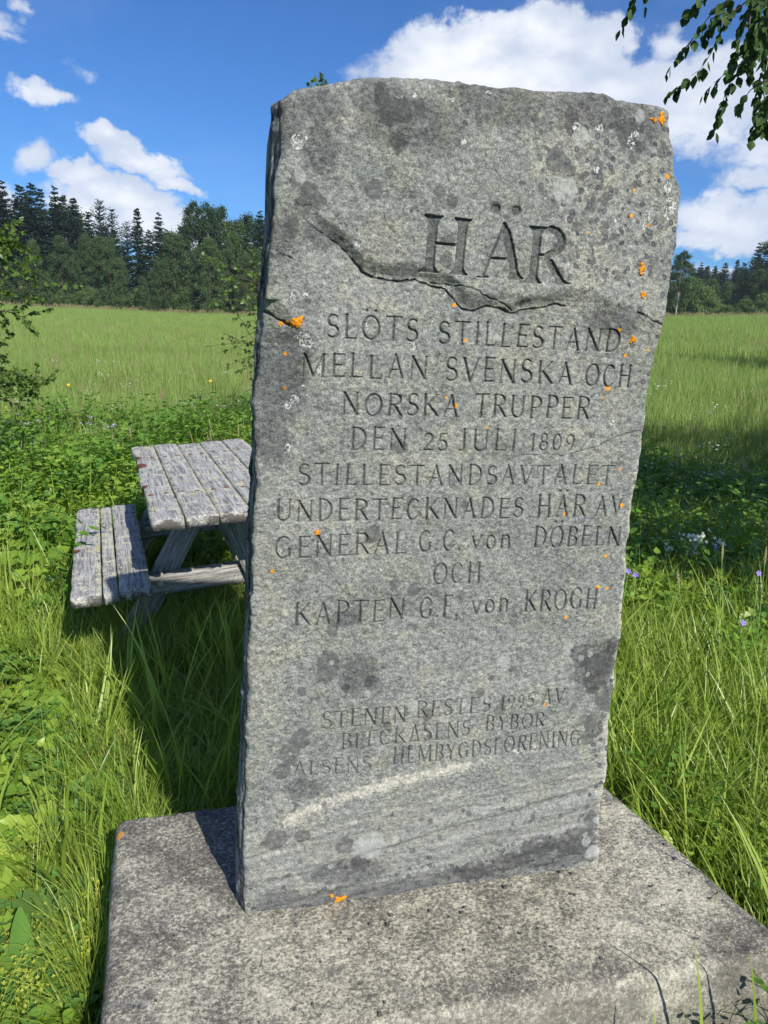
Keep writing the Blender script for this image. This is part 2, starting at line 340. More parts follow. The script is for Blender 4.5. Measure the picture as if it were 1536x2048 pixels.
# ---- old grey wood; 'end' marks plank ends, Object coordinates run along local Y
def wood(name, dark, light, lich):
    m, N, out = material(name); tc = N.add('ShaderNodeTexCoord').outputs['Object']; rnd = N.add('ShaderNodeObjectInfo').outputs['Random']
    v = N.vmath('ADD', tc, N.add('ShaderNodeCombineXYZ').outputs[0]); cx = N.n[-1]
    off = N.add('ShaderNodeCombineXYZ'); N.l.new(N.math('MULTIPLY', rnd, 37.0), off.inputs[0]); N.l.new(N.math('MULTIPLY', rnd, 11.0), off.inputs[1])
    v = N.vmath('ADD', tc, off.outputs[0])
    g = N.noise(N.mapping(v, (60, 3.2, 60)), 1.6, 7, 0.7, 0.8); bl = N.noise(v, 14, 6, 0.7); fn = N.noise(N.mapping(v, (1, .45, 1)), 120, 5, 0.7)
    c = N.ramp(g, [(0.28, tuple(x * .35 for x in dark)), (0.42, dark), (0.60, light), (0.8, tuple(min(1, x * 1.25) for x in light))])
    c = N.mix(N.step(fn, 0.5, 0.72, 0, 0.35), c, (.55, .56, .57))
    lm = N.math('ADD', bl, N.math('ADD', N.math('MULTIPLY', N.math('SUBTRACT', fn, .5), 0.7), N.math('SUBTRACT', N.math('MULTIPLY', N.attr('edge'), 0.13), N.math('MULTIPLY', N.attr('end'), 0.06))))
    c = N.mix(N.step(lm, 0.66 - lich, 0.70 - lich), c, N.mix(fn, (.34, .34, .27), (.66, .65, .50)))
    ye = N.step(N.math('ADD', N.noise(v, 9, 4, .6), N.math('MULTIPLY', N.math('SUBTRACT', fn, .5), .4)), 0.69 - lich * .25, 0.71 - lich * .25); c = N.mix(ye, c, (.58, .52, .13))
    bk = N.step(N.math('ADD', N.noise(v, 20, 4, .7), N.math('MULTIPLY', N.attr('end'), 0.115)), 0.60, 0.70); c = N.mix(bk, c, N.mix(fn, (.05, .047, .045), (.16, .15, .14)))
    rot = N.step(N.math('ADD', N.attr('rot'), N.math('MULTIPLY', N.math('SUBTRACT', fn, .5), 0.8)), 0.4, 0.55); c = N.mix(rot, c, N.mix(fn, (.06, .02, .012), (.22, .085, .05)))
    principled(N, out, c, 0.85, N.bump(N.math('ADD', g, N.math('MULTIPLY', fn, 0.5)), 0.0035), 0.25); return m
M['wood'] = wood('weathered plank', (.17, .168, .165), (.45, .448, .445), 0.10)
M['wood2'] = wood('grey frame timber', (.15, .145, .135), (.36, .35, .33), -0.06)

# ---- ground under the grass
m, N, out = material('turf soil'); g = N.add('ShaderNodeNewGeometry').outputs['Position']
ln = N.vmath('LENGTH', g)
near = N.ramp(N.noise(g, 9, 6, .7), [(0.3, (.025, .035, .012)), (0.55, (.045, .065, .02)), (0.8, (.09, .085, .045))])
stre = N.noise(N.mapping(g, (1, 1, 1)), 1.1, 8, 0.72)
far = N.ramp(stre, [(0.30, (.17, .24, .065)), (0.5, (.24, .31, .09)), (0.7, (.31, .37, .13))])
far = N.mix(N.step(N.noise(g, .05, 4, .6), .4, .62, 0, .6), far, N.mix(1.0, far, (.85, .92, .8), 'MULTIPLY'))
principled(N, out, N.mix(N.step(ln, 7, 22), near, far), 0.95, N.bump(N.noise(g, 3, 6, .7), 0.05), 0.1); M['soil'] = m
m, N, out = material('forest floor'); g = N.add('ShaderNodeNewGeometry').outputs['Position']
principled(N, out, N.ramp(N.noise(g, .6, 5, .7), [(0.3, (.02, .03, .012)), (0.7, (.05, .07, .025))]), 0.95); M['floor'] = m

# ================================================================== TERRAIN
_pa = np.radians([-60, -13.5, 0, 15, 41, 80]); _ph = [0.3, 1.0, 1.15, 1.9, 4.3, 5.0]
def terrain(x, y):
    x = np.asarray(x, float); y = np.asarray(y, float); dx, dy = x - EYE[0], y - EYE[1]
    r = np.hypot(dx, dy); a = np.arctan2(dx, dy)
    H = np.interp(a, _pa, _ph); front = np.clip((dy / (r + 1e-6) + 0.3) / 0.6, 0, 1)
    t = np.clip((r - 9) / 92, 0, None); t = np.where(t > 1, 1 + (t - 1) * 0.25, t)
    z = -0.30 + H * t * front
    bump = np.clip((r - 2.5) / 8, 0, 1)
    return z + bump * (0.10 * vnoise(x * 0.35, y * 0.35, 3) + 0.03 * vnoise(x * 1.3, y * 1.3, 4))
rs = np.concatenate([np.linspace(0.0, 12, 70), 12 * (1500 / 12) ** (np.arange(1, 91) / 90)]); th = np.linspace(0, 2 * math.pi, 241)[:-1]
RR, TT = np.meshgrid(rs[1:], th, indexing='ij'); X = EYE[0] + RR * np.sin(TT); Y = EYE[1] + RR * np.cos(TT)
V = np.stack([X, Y, terrain(X, Y)], -1).reshape(-1, 3); V = np.vstack([V, [[EYE[0], EYE[1], -0.3]]])
nr, ntn = RR.shape; idx = np.arange(nr * ntn).reshape(nr, ntn); j2 = np.roll(idx, -1, 1)
Q = np.stack([idx[:-1], idx[1:], j2[1:], j2[:-1]], -1).reshape(-1, 4)[:, ::-1]
T3 = np.stack([np.full(ntn, nr * ntn), idx[0], j2[0]], -1)[:, ::-1]
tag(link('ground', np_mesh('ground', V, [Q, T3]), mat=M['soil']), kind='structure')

# ================================================================== THE STONE
def poly_on_face(pts, Y=0.0):
    P = np.array([on_face(x, y, Y) for x, y in pts]); return P[:, [0, 2]]
LEFT = [(562, 198), (560, 315), (549, 348), (548, 400), (547, 446), (539, 543), (532, 592), (530, 625), (521, 730), (510, 808), (512, 860), (513, 965), (506, 1043), (504, 1130), (503, 1225), (497, 1270), (495, 1400), (491, 1560), (487, 1700), (489, 1800), (492, 1823)]
RIGHT = [(1349, 216), (1349, 273), (1355, 292), (1355, 345), (1364, 364), (1370, 387), (1364, 421), (1363, 452), (1360, 482), (1352, 521), (1347, 570), (1337, 608), (1331, 646), (1317, 700), (1307, 744), (1297, 826), (1288, 887), (1277, 949), (1269, 993), (1260, 1066), (1254, 1139), (1246, 1200), (1244, 1264), (1236, 1321), (1231, 1383), (1221, 1440), (1219, 1495), (1215, 1549), (1206, 1589), (1201, 1610), (1199, 1680), (1197, 1722)]
TOP = [(562, 198), (572, 188), (588, 175), (614, 169), (646, 165), (695, 156), (728, 150), (751, 148), (783, 149), (825, 151), (874, 156), (900, 160), (956, 166), (1000, 173), (1038, 171), (1076, 177), (1114, 179), (1152, 180), (1179, 183), (1217, 183), (1240, 195), (1274, 200), (1312, 203), (1331, 206), (1343, 211), (1349, 216)]
BACKL = [(545, 207), (534, 276), (531, 348), (529, 445), (521, 543), (516, 640), (511, 720), (507, 800), (505, 900), (501, 1000), (498, 1100), (496, 1200), (488, 1330), (482, 1450), (476, 1560), (471, 1680), (471, 1772)]
THICK = 0.088
PL, PR, PT = poly_on_face(LEFT), poly_on_face(RIGHT), poly_on_face(TOP); PB = poly_on_face(BACKL, THICK)
PL = PL[np.argsort(PL[:, 1])]; PR = PR[np.argsort(PR[:, 1])]; PB = PB[np.argsort(PB[:, 1])]
x0, x1 = PT[0, 0], PT[-1, 0]; ts = (PT[:, 0] - x0) / (x1 - x0)
def px_row(z): return z
# --- carved lettering: strokes in a box of cap height 1
TK, TN = .128, .092
def glyph(ch):
    A = []; W = {'I': .30, 'J': .42, 'M': .92, '.': .22, ' ': .45, '1': .34, 'O': .78, 'N': .76, 'D': .72, 'G': .74, 'C': .68, 'H': .74, 'K': .72, 'A': .72, 'V': .70, 'U': .72, 'R': .66, 'B': .62, 'P': .58, 'Y': .68, 'T': .66, 'E': .58, 'F': .56, 'L': .56, 'S': .54}.get(ch, .56)
    def L(ax, ay, bx, by, w=TK): A.append((ax, ay, bx, by, w, w))
    def arc(cx, cy, rx, ry, a0, a1, w0=TN, w1=TN, wm=None, n=14):
        for i in range(n):
            t0, t1 = i / n, (i + 1) / n; a, b = R(a0 + (a1 - a0) * t0), R(a0 + (a1 - a0) * t1)
            f = lambda t: (w0 + (w1 - w0) * t) + ((wm or 0) - (w0 + w1) / 2 if wm else 0) * math.sin(math.pi * t)
            A.append((cx + rx * math.cos(a), cy + ry * math.sin(a), cx + rx * math.cos(b), cy + ry * math.sin(b), f(t0), f(t1)))
    def S(x, y, l=.10, w=.05): A.append((x - l, y, x + l, y, w, w))
    def stem(x, w=TK, y0=0, y1=1): L(x, y0, x, y1, w); S(x, y0 + .01); S(x, y1 - .01)
    base = {'Ä': 'A', 'Ö': 'O', 'Å': 'A'}.get(ch, ch)
    W = {'A': .72, 'O': .78}.get(base, W); w = W
    if base == 'H': stem(.14); stem(w - .14); L(.14, .52, w - .14, .52, TN)
    elif base == 'A': L(.10, .02, w / 2, 1, TN); L(w / 2, 1, w - .10, .02); L(.20, .36, w - .2, .36, TN); S(.10, .01, .09); S(w - .1, .01, .10)
    elif base == 'R': stem(.14); arc(.30, .75, .26, .24, 90, -90, TN, TN, TK); L(.14, .99, .30, .99, TN); L(.14, .51, .30, .51, TN); L(.32, .50, w - .05, .02); S(w - .05, .01, .07)
    elif base == 'P': stem(.14); arc(.28, .73, .25, .26, 90, -90, TN, TN, TK); L(.14, .99, .28, .99, TN); L(.14, .47, .28, .47, TN)
    elif base == 'B': stem(.14); arc(.28, .75, .22, .24, 90, -90, TN, TN, TK); arc(.28, .26, .27, .25, 90, -90, TN, TN, TK); L(.14, .99, .28, .99, TN); L(.14, .51, .28, .51, TN); L(.14, .01, .28, .01, TN)
    elif base == 'D': stem(.14); arc(.26, .5, .36, .49, 90, -90, TN, TN, TK, 18); L(.14, .99, .26, .99, TN); L(.14, .01, .26, .01, TN)
    elif base == 'S': arc(.28, .745, .19, .235, 35, 200, TN, TK); arc(.28, .745, .19, .235, 200, 275, TK, TK, None, 6); arc(.27, .265, .21, .245, 90, -20, TK, TK); arc(.27, .265, .21, .245, -20, -145, TK, TN); L(.44, .87, .45, .76, .05); L(.09, .12, .08, .24, .05)
    elif base == 'L': stem(.14); L(.14, .01, w - .05, .01, TN); L(w - .05, 0, w - .02, .2, .06)
    elif base == 'O': arc(w / 2, .5, w / 2 - .08, .5, 60, 240, TN, TN, TK, 18); arc(w / 2, .5, w / 2 - .08, .5, 240, 420, TN, TN, TK, 18)
    elif base == 'T': stem(w / 2); L(.03, .99, w - .03, .99, TN); L(.03, .99, .01, .84, .05); L(w - .03, .99, w - .01, .84, .05)
    elif base == 'I': stem(w / 2)
    elif base == 'E': stem(.14); L(.14, .99, w - .06, .99, TN); L(.14, .52, w - .14, .52, TN); L(.14, .01, w - .04, .01, TN); L(w - .06, .99, w - .04, .84, .05); L(w - .04, 0, w, .18, .05); L(w - .14, .60, w - .14, .44, .04)
    elif base == 'F': stem(.14); L(.14, .99, w - .04, .99, TN); L(.14, .52, w - .14, .52, TN); L(w - .04, .99, w - .02, .84, .05); L(w - .14, .60, w - .14, .44, .04)
    elif base == 'N': stem(.12, TN); L(.12, .98, w - .12, .02, TK * 1.1); stem(w - .12, TN, 0, 1)
    elif base == 'M': stem(.12, TN); L(.14, .98, w / 2, .05, TK * 1.05); L(w / 2, .05, w - .14, .98, TN); stem(w - .12)
    elif base == 'V': L(.08, .98, w / 2, .02); L(w / 2, .02, w - .08, .98, TN); S(.08, .99); S(w - .08, .99)
    elif base == 'K': stem(.14); L(.18, .46, w - .10, .98, TN); L(.28, .54, w - .06, .02); S(w - .1, .99, .09); S(w - .06, .01, .09)
    elif base == 'C' or base == 'G':
        arc(w / 2, .5, w / 2 - .08, .49, 45, 180, TN, TK, None, 14); arc(w / 2, .5, w / 2 - .08, .49, 180, 318, TK, TN, None, 14); L(w - .14, .86, w - .13, .70, .05)
        if base == 'G': L(w - .14, .42, w - .14, .08, TK); S(w - .14, .43, .09)
    elif base == 'U': L(.13, .98, .13, .35, TK); arc(w / 2, .32, w / 2 - .13, .31, 180, 360, TK, TN); L(w - .13, .3, w - .13, .98, TN); S(.13, .99); S(w - .13, .99)
    elif base == 'J': L(w - .14, .98, w - .14, .20, TK); arc(w - .28, .18, .14, .18, 0, -110, TK, TN); S(w - .14, .99)
    elif base == 'Y': L(.08, .98, w / 2, .48); L(w - .08, .98, w / 2, .48, TN); L(w / 2, .48, w / 2, 0); S(w / 2, .01); S(.08, .99); S(w - .08, .99)
    elif base == '.': L(.09, .04, .11, .06, .13)
    elif base == '1': L(.18, .78, .18, 0, TK * .9); L(.05, .66, .18, .78, TN); S(.18, .01, .08)
    elif base == '2': arc(.26, .56, .18, .2, 160, -30, TN, TN, TK); L(.42, .47, .07, .03, TN); L(.07, .02, .50, .02, TK * .8)
    elif base == '5': L(.14, .76, .46, .78, TN); L(.14, .76, .12, .44, TN); arc(.26, .24, .21, .23, 125, -150, TN, TN, TK)
    elif base == '8': arc(.27, .58, .15, .18, 0, 360, TN, TN, TN); arc(.27, .21, .19, .20, 0, 360, TN, TN, TK)
    elif base == '0': arc(.27, .39, .20, .38, 0, 360, TN, TN, TK, 20)
    elif base == '9': arc(.27, .55, .19, .21, 0, 360, TN, TN, TN); arc(.10, .5, .36, .50, 5, -70, TK, TN)
    elif base == 'v': L(.06, .62, .27, .02, TK * .9); L(.27, .02, .48, .62, TN); S(.06, .63, .08); S(.48, .63, .08)
    elif base == 'o': arc(.28, .31, .20, .31, 0, 360, TN, TN, TK, 18)
    elif base == 'n': L(.12, .62, .12, 0, TK * .9); arc(.29, .40, .16, .22, 170, 0, TN, TK * .9); L(.45, .40, .45, 0, TK * .9); S(.12, .01, .08); S(.45, .01, .08)
    if ch in 'ÄÖ': L(w / 2 - .17, 1.24, w / 2 - .16, 1.24, .14); L(w / 2 + .17, 1.24, w / 2 + .16, 1.24, .14)
    if ch == 'Å': arc(w / 2, 1.16, .08, .08, 0, 360, .05, .05, .05, 10)
    return A, W
# word, left x, baseline y left, right x, baseline y right, cap height in px, depth factor
TEXT = [('H', 840, 543, 932, 551, 110, 2.2), ('Ä', 950, 557, 1040, 562, 108, 2.2), ('R', 1045, 562, 1125, 567, 108, 2.2),
        ('SLÖTS', 651, 675, 839, 683, 48, 1), ('STILLESTÅND', 877, 688, 1242, 704, 47, 1),
        ('MELLAN', 600, 752, 857, 760, 48, 1), ('SVENSKA', 890, 762, 1150, 770, 47, 1), ('OCH', 1171, 772, 1265, 775, 44, 1),
        ('NORSKA', 682, 830, 919, 834, 45, 1), ('TRUPPER', 948, 835, 1182, 839, 45, 1),
        ('DEN', 698, 900, 815, 901, 44, .9), ('25', 846, 901, 897, 902, 43, .9), ('JULI', 915, 902, 1035, 903, 43, .9), ('1809', 1061, 903, 1152, 903, 42, .9),
        ('STILLESTÅNDSAVTALET', 594, 971, 1227, 970, 42, .9), ('UNDERTECKNADES', 549, 1043, 1047, 1036, 43, .95), ('HÄR', 1072, 1035, 1171, 1033, 42, .9), ('AV', 1187, 1033, 1247, 1031, 40, .9),
        ('GENERAL', 547, 1117, 813, 1108, 44, .9), ('G.', 836, 1105, 878, 1104, 42, .9), ('C.', 884, 1103, 924, 1102, 42, .9), ('von', 943, 1101, 1024, 1098, 42, .9), ('DÖBELN', 1065, 1096, 1241, 1092, 40, .85),
        ('OCH', 864, 1170, 964, 1167, 42, .8), ('KAPTEN', 586, 1254, 811, 1241, 44, .85), ('G.', 838, 1240, 880, 1237, 42, .85), ('F.', 884, 1236, 918, 1234, 42, .85), ('von', 942, 1229, 1018, 1225, 42, .85), ('KROGH', 1047, 1225, 1194, 1217, 41, .85),
        ('STENEN', 644, 1461, 813, 1445, 34, .85), ('RESTES', 832, 1438, 981, 1424, 32, .85), ('1995', 1000, 1421, 1068, 1416, 36, .8), ('AV', 1083, 1412, 1130, 1409, 31, .85),
        ('BLECKÅSENS', 682, 1503, 940, 1472, 32, .85), ('BYBOR', 970, 1464, 1090, 1455, 30, .85),
        ('ALSENS', 586, 1557, 743, 1543, 29, .8), ('HEMBYGDSFÖRENING', 785, 1531, 1160, 1491, 32, .85)]
RES = 0.0006; GX0, GZ0 = -0.06, -0.02; GW, GH = int(1.0 / RES), int(1.72 / RES)
carve = np.zeros((GH, GW), dtype=np.float32); cutm = np.zeros((GH, GW), dtype=np.float32)
DIRT_SHADE = [1.0]  # strength of the dirt and cast shade painted into grooves
def stamp(ax, az_, bx, bz, w0, w1, dep, flat=None):
    pad = max(w0, w1) + 0.002
    i0 = max(0, int((min(ax, bx) - pad - GX0) / RES)); i1 = min(GW, int((max(ax, bx) + pad - GX0) / RES) + 2)
    k0 = max(0, int((min(az_, bz) - pad - GZ0) / RES)); k1 = min(GH, int((max(az_, bz) + pad - GZ0) / RES) + 2)
    if i1 <= i0 or k1 <= k0: return
    gx = GX0 + np.arange(i0, i1) * RES; gz = GZ0 + np.arange(k0, k1) * RES; gx, gz = np.meshgrid(gx, gz)
    d, t = seg_dist(gx, gz, ax, az_, bx, bz); hw = (w0 + (w1 - w0) * t) / 2
    q = np.clip(1 - d / hw, 0, 1); v = np.minimum(q * hw * dep, flat if flat else 9)
    carve[k0:k1, i0:i1] = np.maximum(carve[k0:k1, i0:i1], v); cutm[k0:k1, i0:i1] = np.maximum(cutm[k0:k1, i0:i1], np.minimum(q * 2.2, 1) * DIRT_SHADE[0])
jr = random.Random(5)
for word, xa, ya, xb, yb, hp, dep in TEXT:
    DIRT_SHADE[0] = 1.0 if dep > 2 else .52
    a = on_face(xa, ya)[[0, 2]]; b_ = on_face(xb, yb)[[0, 2]]; top = on_face(xa, ya - hp)[[0, 2]]
    h = abs(top[1] - a[1]); e = (b_ - a); Lw = np.linalg.norm(e); e = e / Lw; upv = np.array([0.0, 1.0])
    gl = [glyph(c_) for c_ in word]; gap = 0.13; tot = sum(g_[1] for g_ in gl) + gap * (len(gl) - 1); sx = Lw / tot; cur = 0.0
    for (strokes, w_), c_ in zip(gl, word):
        jz = jr.uniform(-.025, .025) * h; sl = jr.uniform(-.015, .03); hs = jr.uniform(.96, 1.04); big_ = dep > 2
        for ax, ay, bx, by, wa, wb in strokes:
            k = min(sx, h) ** .3 * h ** .7
            p = a + e * (cur + ax + sl * ay) * sx + upv * (ay * h * hs + jz); q = a + e * (cur + bx + sl * by) * sx + upv * (by * h * hs + jz)
            if big_: wa, wb = (wa * 1.45 if wa > .1 else wa * .6), (wb * 1.45 if wb > .1 else wb * .6)
            if big_ and wa > .15 and abs(ax - bx) < .35 and abs(ay - by) > .3:      # broad stems, cut square, flaring towards head and foot
                n_ = int(np.linalg.norm(q - p) / .0007)
                for i_ in range(n_ + 1):
                    t_ = i_ / n_; lo_ = t_ if p[1] < q[1] else 1 - t_; ed_ = lo_ if abs(ax - bx) > .1 else min(t_, 1 - t_)
                    hw_ = wa * k * .5 * (.88 + 1.0 * max(0, 1 - ed_ / .16) ** 2.2) * (1 if abs(ax - bx) < .1 else min(1, .35 + (1 - lo_) * 4)); c_ = p + (q - p) * t_; stamp(*(c_ - e * hw_), *(c_ + e * hw_), .0026, .0026, 6.0, .0058)
                continue
            stamp(p[0], p[1], q[0], q[1], wa * k * 1.02, wb * k * 1.02, (4.2 if big_ else 2.3 * dep), 0.0052 if big_ else None)
        cur += w_ + gap
def crack(pts, w, dep):
    DIRT_SHADE[0] = .8
    P_ = [on_face(x, y)[[0, 2]] for x, y in pts]
    for p, q in zip(P_[:-1], P_[1:]):
        n = max(2, int(np.linalg.norm(q - p) / .008)); prev = p
        for i in range(1, n + 1):
            c_ = p + (q - p) * i / n + (np.array([jr.uniform(-1, 1), jr.uniform(-1, 1)]) * .0018 if i < n else 0); ww = w * jr.uniform(.6, 1.3)
            stamp(prev[0], prev[1], c_[0], c_[1], ww, ww, dep); prev = c_
RIDGE = [(607, 436), (646, 465), (682, 488), (708, 517), (728, 543), (760, 556), (800, 563), (835, 559), (865, 572), (894, 579), (910, 598), (926, 618), (949, 623), (975, 612), (1000, 616), (1026, 627), (1053, 620), (1083, 616), (1118, 608), (1134, 612)]
crack(RIDGE[:4], .003, 1.5); crack(RIDGE[3:], .005, 2.0); crack([(865, 566), (900, 570), (940, 575), (970, 592), (1000, 604), (1026, 622)], .003, 2.0)
crack([(532, 623), (548, 632), (566, 642), (580, 650)], .007, 2.2); crack([(1274, 625), (1301, 639), (1328, 650)], .004, 2.0)
crack([(1047, 912), (1090, 908), (1130, 912), (1190, 895), (1240, 872), (1297, 855)], .0022, 1.5); crack([(590, 400), (605, 412), (625, 410)], .003, 1.8)
crack([(768, 430), (775, 450), (790, 465)], .002, 1.6); crack([(552, 500), (575, 512), (590, 520)], .003, 1.5); crack([(1020, 268), (1045, 285), (1080, 275)], .002, 1.4)

# --- face grid; finer rows where there is lettering
zc = lambda px: on_face(900, px)[1 + 1]
def rows():
    segs = [(-0.012, zc(1600), .0026), (zc(1600), zc(1370), .00105), (zc(1370), zc(1275), .0024), (zc(1275), zc(605), .00110), (zc(605), zc(420), .0010), (zc(420), 1.62, .0025)]
    out_ = [segs[0][0]]
    for a_, b2, s_ in segs:
        n = int((b2 - a_) / s_); out_ += list(a_ + (b2 - a_) * np.arange(1, n + 1) / n)
    return np.array(out_)
zr_ = rows(); tt = (zr_ - zr_[0]) / (zr_[-1] - zr_[0]); NXF = 760; ss = np.linspace(0, 1, NXF)
SS, TTg = np.meshgrid(ss, tt); ztop = np.interp(SS, ts, PT[:, 1]); z0 = zr_[0]
# keep rows level low down, bend them to the top outline higher up
Zlin = z0 + TTg * (zr_[-1] - z0); kk = np.clip((Zlin - 1.0) / (zr_[-1] - 1.0), 0, 1); ZZ = Zlin + kk * (ztop - zr_[-1])
XL = np.interp(ZZ, PL[:, 1], PL[:, 0]); XR = np.interp(ZZ, PR[:, 1], PR[:, 0])
wv = .0022; XL += wv * fbm(ZZ * 40, 0 * ZZ, 11, 4) ; XR += wv * .9 * fbm(ZZ * 40, 0 * ZZ + 5, 12, 4); ZZ2 = ZZ + kk ** 8 * .002 * fbm(SS * 45, 0 * SS, 13, 4)
XX = XL + SS * (XR - XL)
ci = np.clip((XX - GX0) / RES, 0, GW - 2); ck = np.clip((ZZ2 - GZ0) / RES, 0, GH - 2); i0 = ci.astype(int); k0 = ck.astype(int); fx, fz = ci - i0, ck - k0
def samp(G): return (G[k0, i0] * (1 - fx) + G[k0, i0 + 1] * fx) * (1 - fz) + (G[k0 + 1, i0] * (1 - fx) + G[k0 + 1, i0 + 1] * fx) * fz
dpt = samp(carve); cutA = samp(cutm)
def line_z(pts, x, ext=True):
    P_ = np.array([on_face(a_, b2)[[0, 2]] for a_, b2 in pts]); return np.interp(x, P_[:, 0], P_[:, 1])
# relief (positive = towards the viewer, i.e. -Y)
zr2 = line_z(RIDGE, XX); s_ = ZZ2 - zr2; xw = on_face(1134, 612)[0]; xs = on_face(600, 436)[0]
wr = np.clip((XX - xs) / .08, 0, 1) * np.clip((xw + .12 - XX) / .12, 0, 1)
wob = .010 * vnoise(XX * 30, ZZ2 * 30, 21)
step_ = np.clip((s_ + wob) / .032, 0, 1); step_ = step_ * step_ * (3 - 2 * step_)
relief = wr * .015 * (step_ - 1) * np.exp(-np.clip(-s_, 0, 1) / .22)
relief += .0085 * fbm(XX * 2.2, ZZ2 * 2.2, 31, 3) * (0.5 + .5 * np.clip((ZZ2 - .85) / .4, 0, 1)) +   .0026 * fbm(XX * 14, ZZ2 * 14, 33, 4) + .0008 * fbm(XX * 90, ZZ2 * 90, 37, 3)
# the dressed-off facet down the left edge
fl = np.interp(ZZ2, *[np.array(v_)[::-1] for v_ in zip(*[(on_face(a_, b2)[2], on_face(a_, b2)[0]) for a_, b2 in ((560, 600), (625, 690), (618, 760), (590, 850), (545, 930), (505, 985))])], left=-9, right=-9)
relief -= np.clip(fl - XX, 0, .2) * .42
fr_ = np.clip((1.60 - ZZ2) / .16, 0, 1); relief -= (1 - fr_) ** 2 * .010
zs = line_z([(700, 700), (950, 640), (1120, 618), (1270, 655), (1330, 660)], XX)
relief += .006 * np.exp(-((ZZ2 - zs - .03) / .035) ** 2) * np.clip((XX - on_face(1000, 600)[0]) / .1, 0, 1)
# ledges of foliation near the foot
ft = np.clip((line_z([(490, 1660), (950, 1545), (1210, 1480)], XX) - ZZ2) / .05, 0, 1)
tl = (ZZ2 - .19 * XX) * 1.0; relief += ft * (.0035 * vnoise(tl * 42, XX * 1.2, 51) + .002 * vnoise(tl * 95, XX * 2, 52))
# rounded, chipped arrises
dE = np.minimum(np.minimum((XX - XL), (XR - XX)), np.maximum(ztop - ZZ2, 0) + .0)
Rr = .007 + .004 * fbm(XX * 12, ZZ2 * 12, 61, 3); Rr = np.clip(Rr, .003, .02); Rr = np.where((ztop - ZZ2) < .03, Rr * 1.8, Rr)
q = np.clip(1 - dE / Rr, 0, 1); relief -= Rr * (1 - np.sqrt(np.clip(1 - q * q, 0, 1)))
HF = relief - dpt; YY = -HF
FV = np.stack([XX, YY, ZZ2], -1); ny_, nx_ = XX.shape
def face_y(x, z):                                       # surface of the stone near (x, z), for things that sit on it
    j = np.argmin((XX - x) ** 2 + (ZZ2 - z) ** 2); return YY.ravel()[j]
# blobs of lichen, soot and painted shade, by their place on the face
def blobs(lst, grow=1.0):
    out_ = np.full(XX.shape, -1.0)
    for x, y, r, *e_ in lst:
        c_ = on_face(x, y); m_per = np.linalg.norm(c_ - EYE) / F; rx = r * m_per * grow; rz = rx * (e_[0] if e_ else 1.0) * 1.05
        box = (np.abs(XX - c_[0]) < rx * 2.2) & (np.abs(ZZ2 - c_[2]) < rz * 2.2)
        dd = np.hypot((XX[box] - c_[0]) / rx, (ZZ2[box] - c_[2]) / rz); out_[box] = np.maximum(out_[box], 1.35 - dd)
    return out_
DARK = [(583, 457, 16, 1.2), (620, 388, 17, 1.2), (590, 362, 11), (607, 412, 16), (640, 405, 13), (765, 188, 14, 1.6), (776, 222, 20, 1.2), (806, 225, 16, 1.3), (797, 287, 15, 1.2), (748, 378, 16), (878, 385, 11), (902, 402, 10), (778, 344, 8), (838, 215, 10, 1.5),
        (1142, 240, 14, 1.7), (1255, 262, 24), (1236, 225, 12), (1190, 335, 14), (1108, 320, 20), (1150, 500, 6), (893, 484, 14, .8), (890, 520, 12, 1.3), (1135, 340, 13), (1270, 300, 14, 1.4), (1330, 300, 12),
        (665, 1262, 12), (745, 1068, 18), (828, 1180, 13), (870, 1185, 10), (925, 1192, 10), (790, 1170, 12), (655, 1335, 22, 1.5), (690, 1375, 9), (741, 1363, 12), (765, 1305, 9), (605, 1385, 9), (600, 1480, 20), (580, 1510, 20), (565, 1545, 16), (585, 1615, 10), (605, 1670, 14),
        (1160, 1305, 18), (1200, 1345, 34, 1.3), (1215, 1400, 26), (1190, 1450, 20, 1.3), (1175, 1480, 14), (1170, 1320, 16), (1230, 1290, 16), (690, 1690, 16), (720, 1725, 18), (548, 1680, 24, .8), (1080, 1690, 40, .5), (1150, 1680, 45, .6), (1020, 1720, 40, .4), (950, 1740, 40, .4), (1180, 1640, 12, 1.6),
        (1000, 1420, 12), (960, 1385, 9), (855, 1430, 12), (815, 1425, 8), (800, 895, 18, .7), (930, 1010, 8), (820, 1000, 9), (775, 1450, 8), (545, 560, 10), (560, 1020, 8), (1180, 415, 10), (1205, 400, 9), (1140, 440, 8), (1147, 452, 8)]
br = random.Random(3)
for i in range(300):
    side_ = br.random()
    if side_ < .5: x_, y_ = br.gauss(1200, 60), br.uniform(230, 560)
    elif side_ < .75: x_, y_ = br.uniform(560, 1180), br.uniform(1600, 1760)
    else: x_, y_ = br.uniform(560, 1200), br.uniform(230, 1500)
    DARK.append((x_, y_, br.uniform(2.2, 6)))
SOOT_SHADE = [(690, 1240, 40, .5), (560, 760, 60, 1.6), (545, 880, 45, 1.4), (590, 700, 50), (560, 240, 50, 1.2), (640, 210, 60, .6), (830, 250, 120, .45), (760, 200, 60, .8), (1000, 200, 120, .45), (1180, 215, 100, .45), (1280, 250, 60, .8), (1230, 640, 70, .5), (640, 300, 40, 1.3),  # dark patches: soot at the foot, painted shade on the left facet
        (900, 1760, 180, .16), (700, 1790, 160, .2), (560, 1800, 60, .4), (1100, 1710, 110, .3), (700, 1740, 90, .3), (610, 1580, 50, .5), (650, 470, 50, .6), (560, 480, 40, 1.2), (720, 1350, 50, 1.0), (1190, 1330, 55, 1.2)]
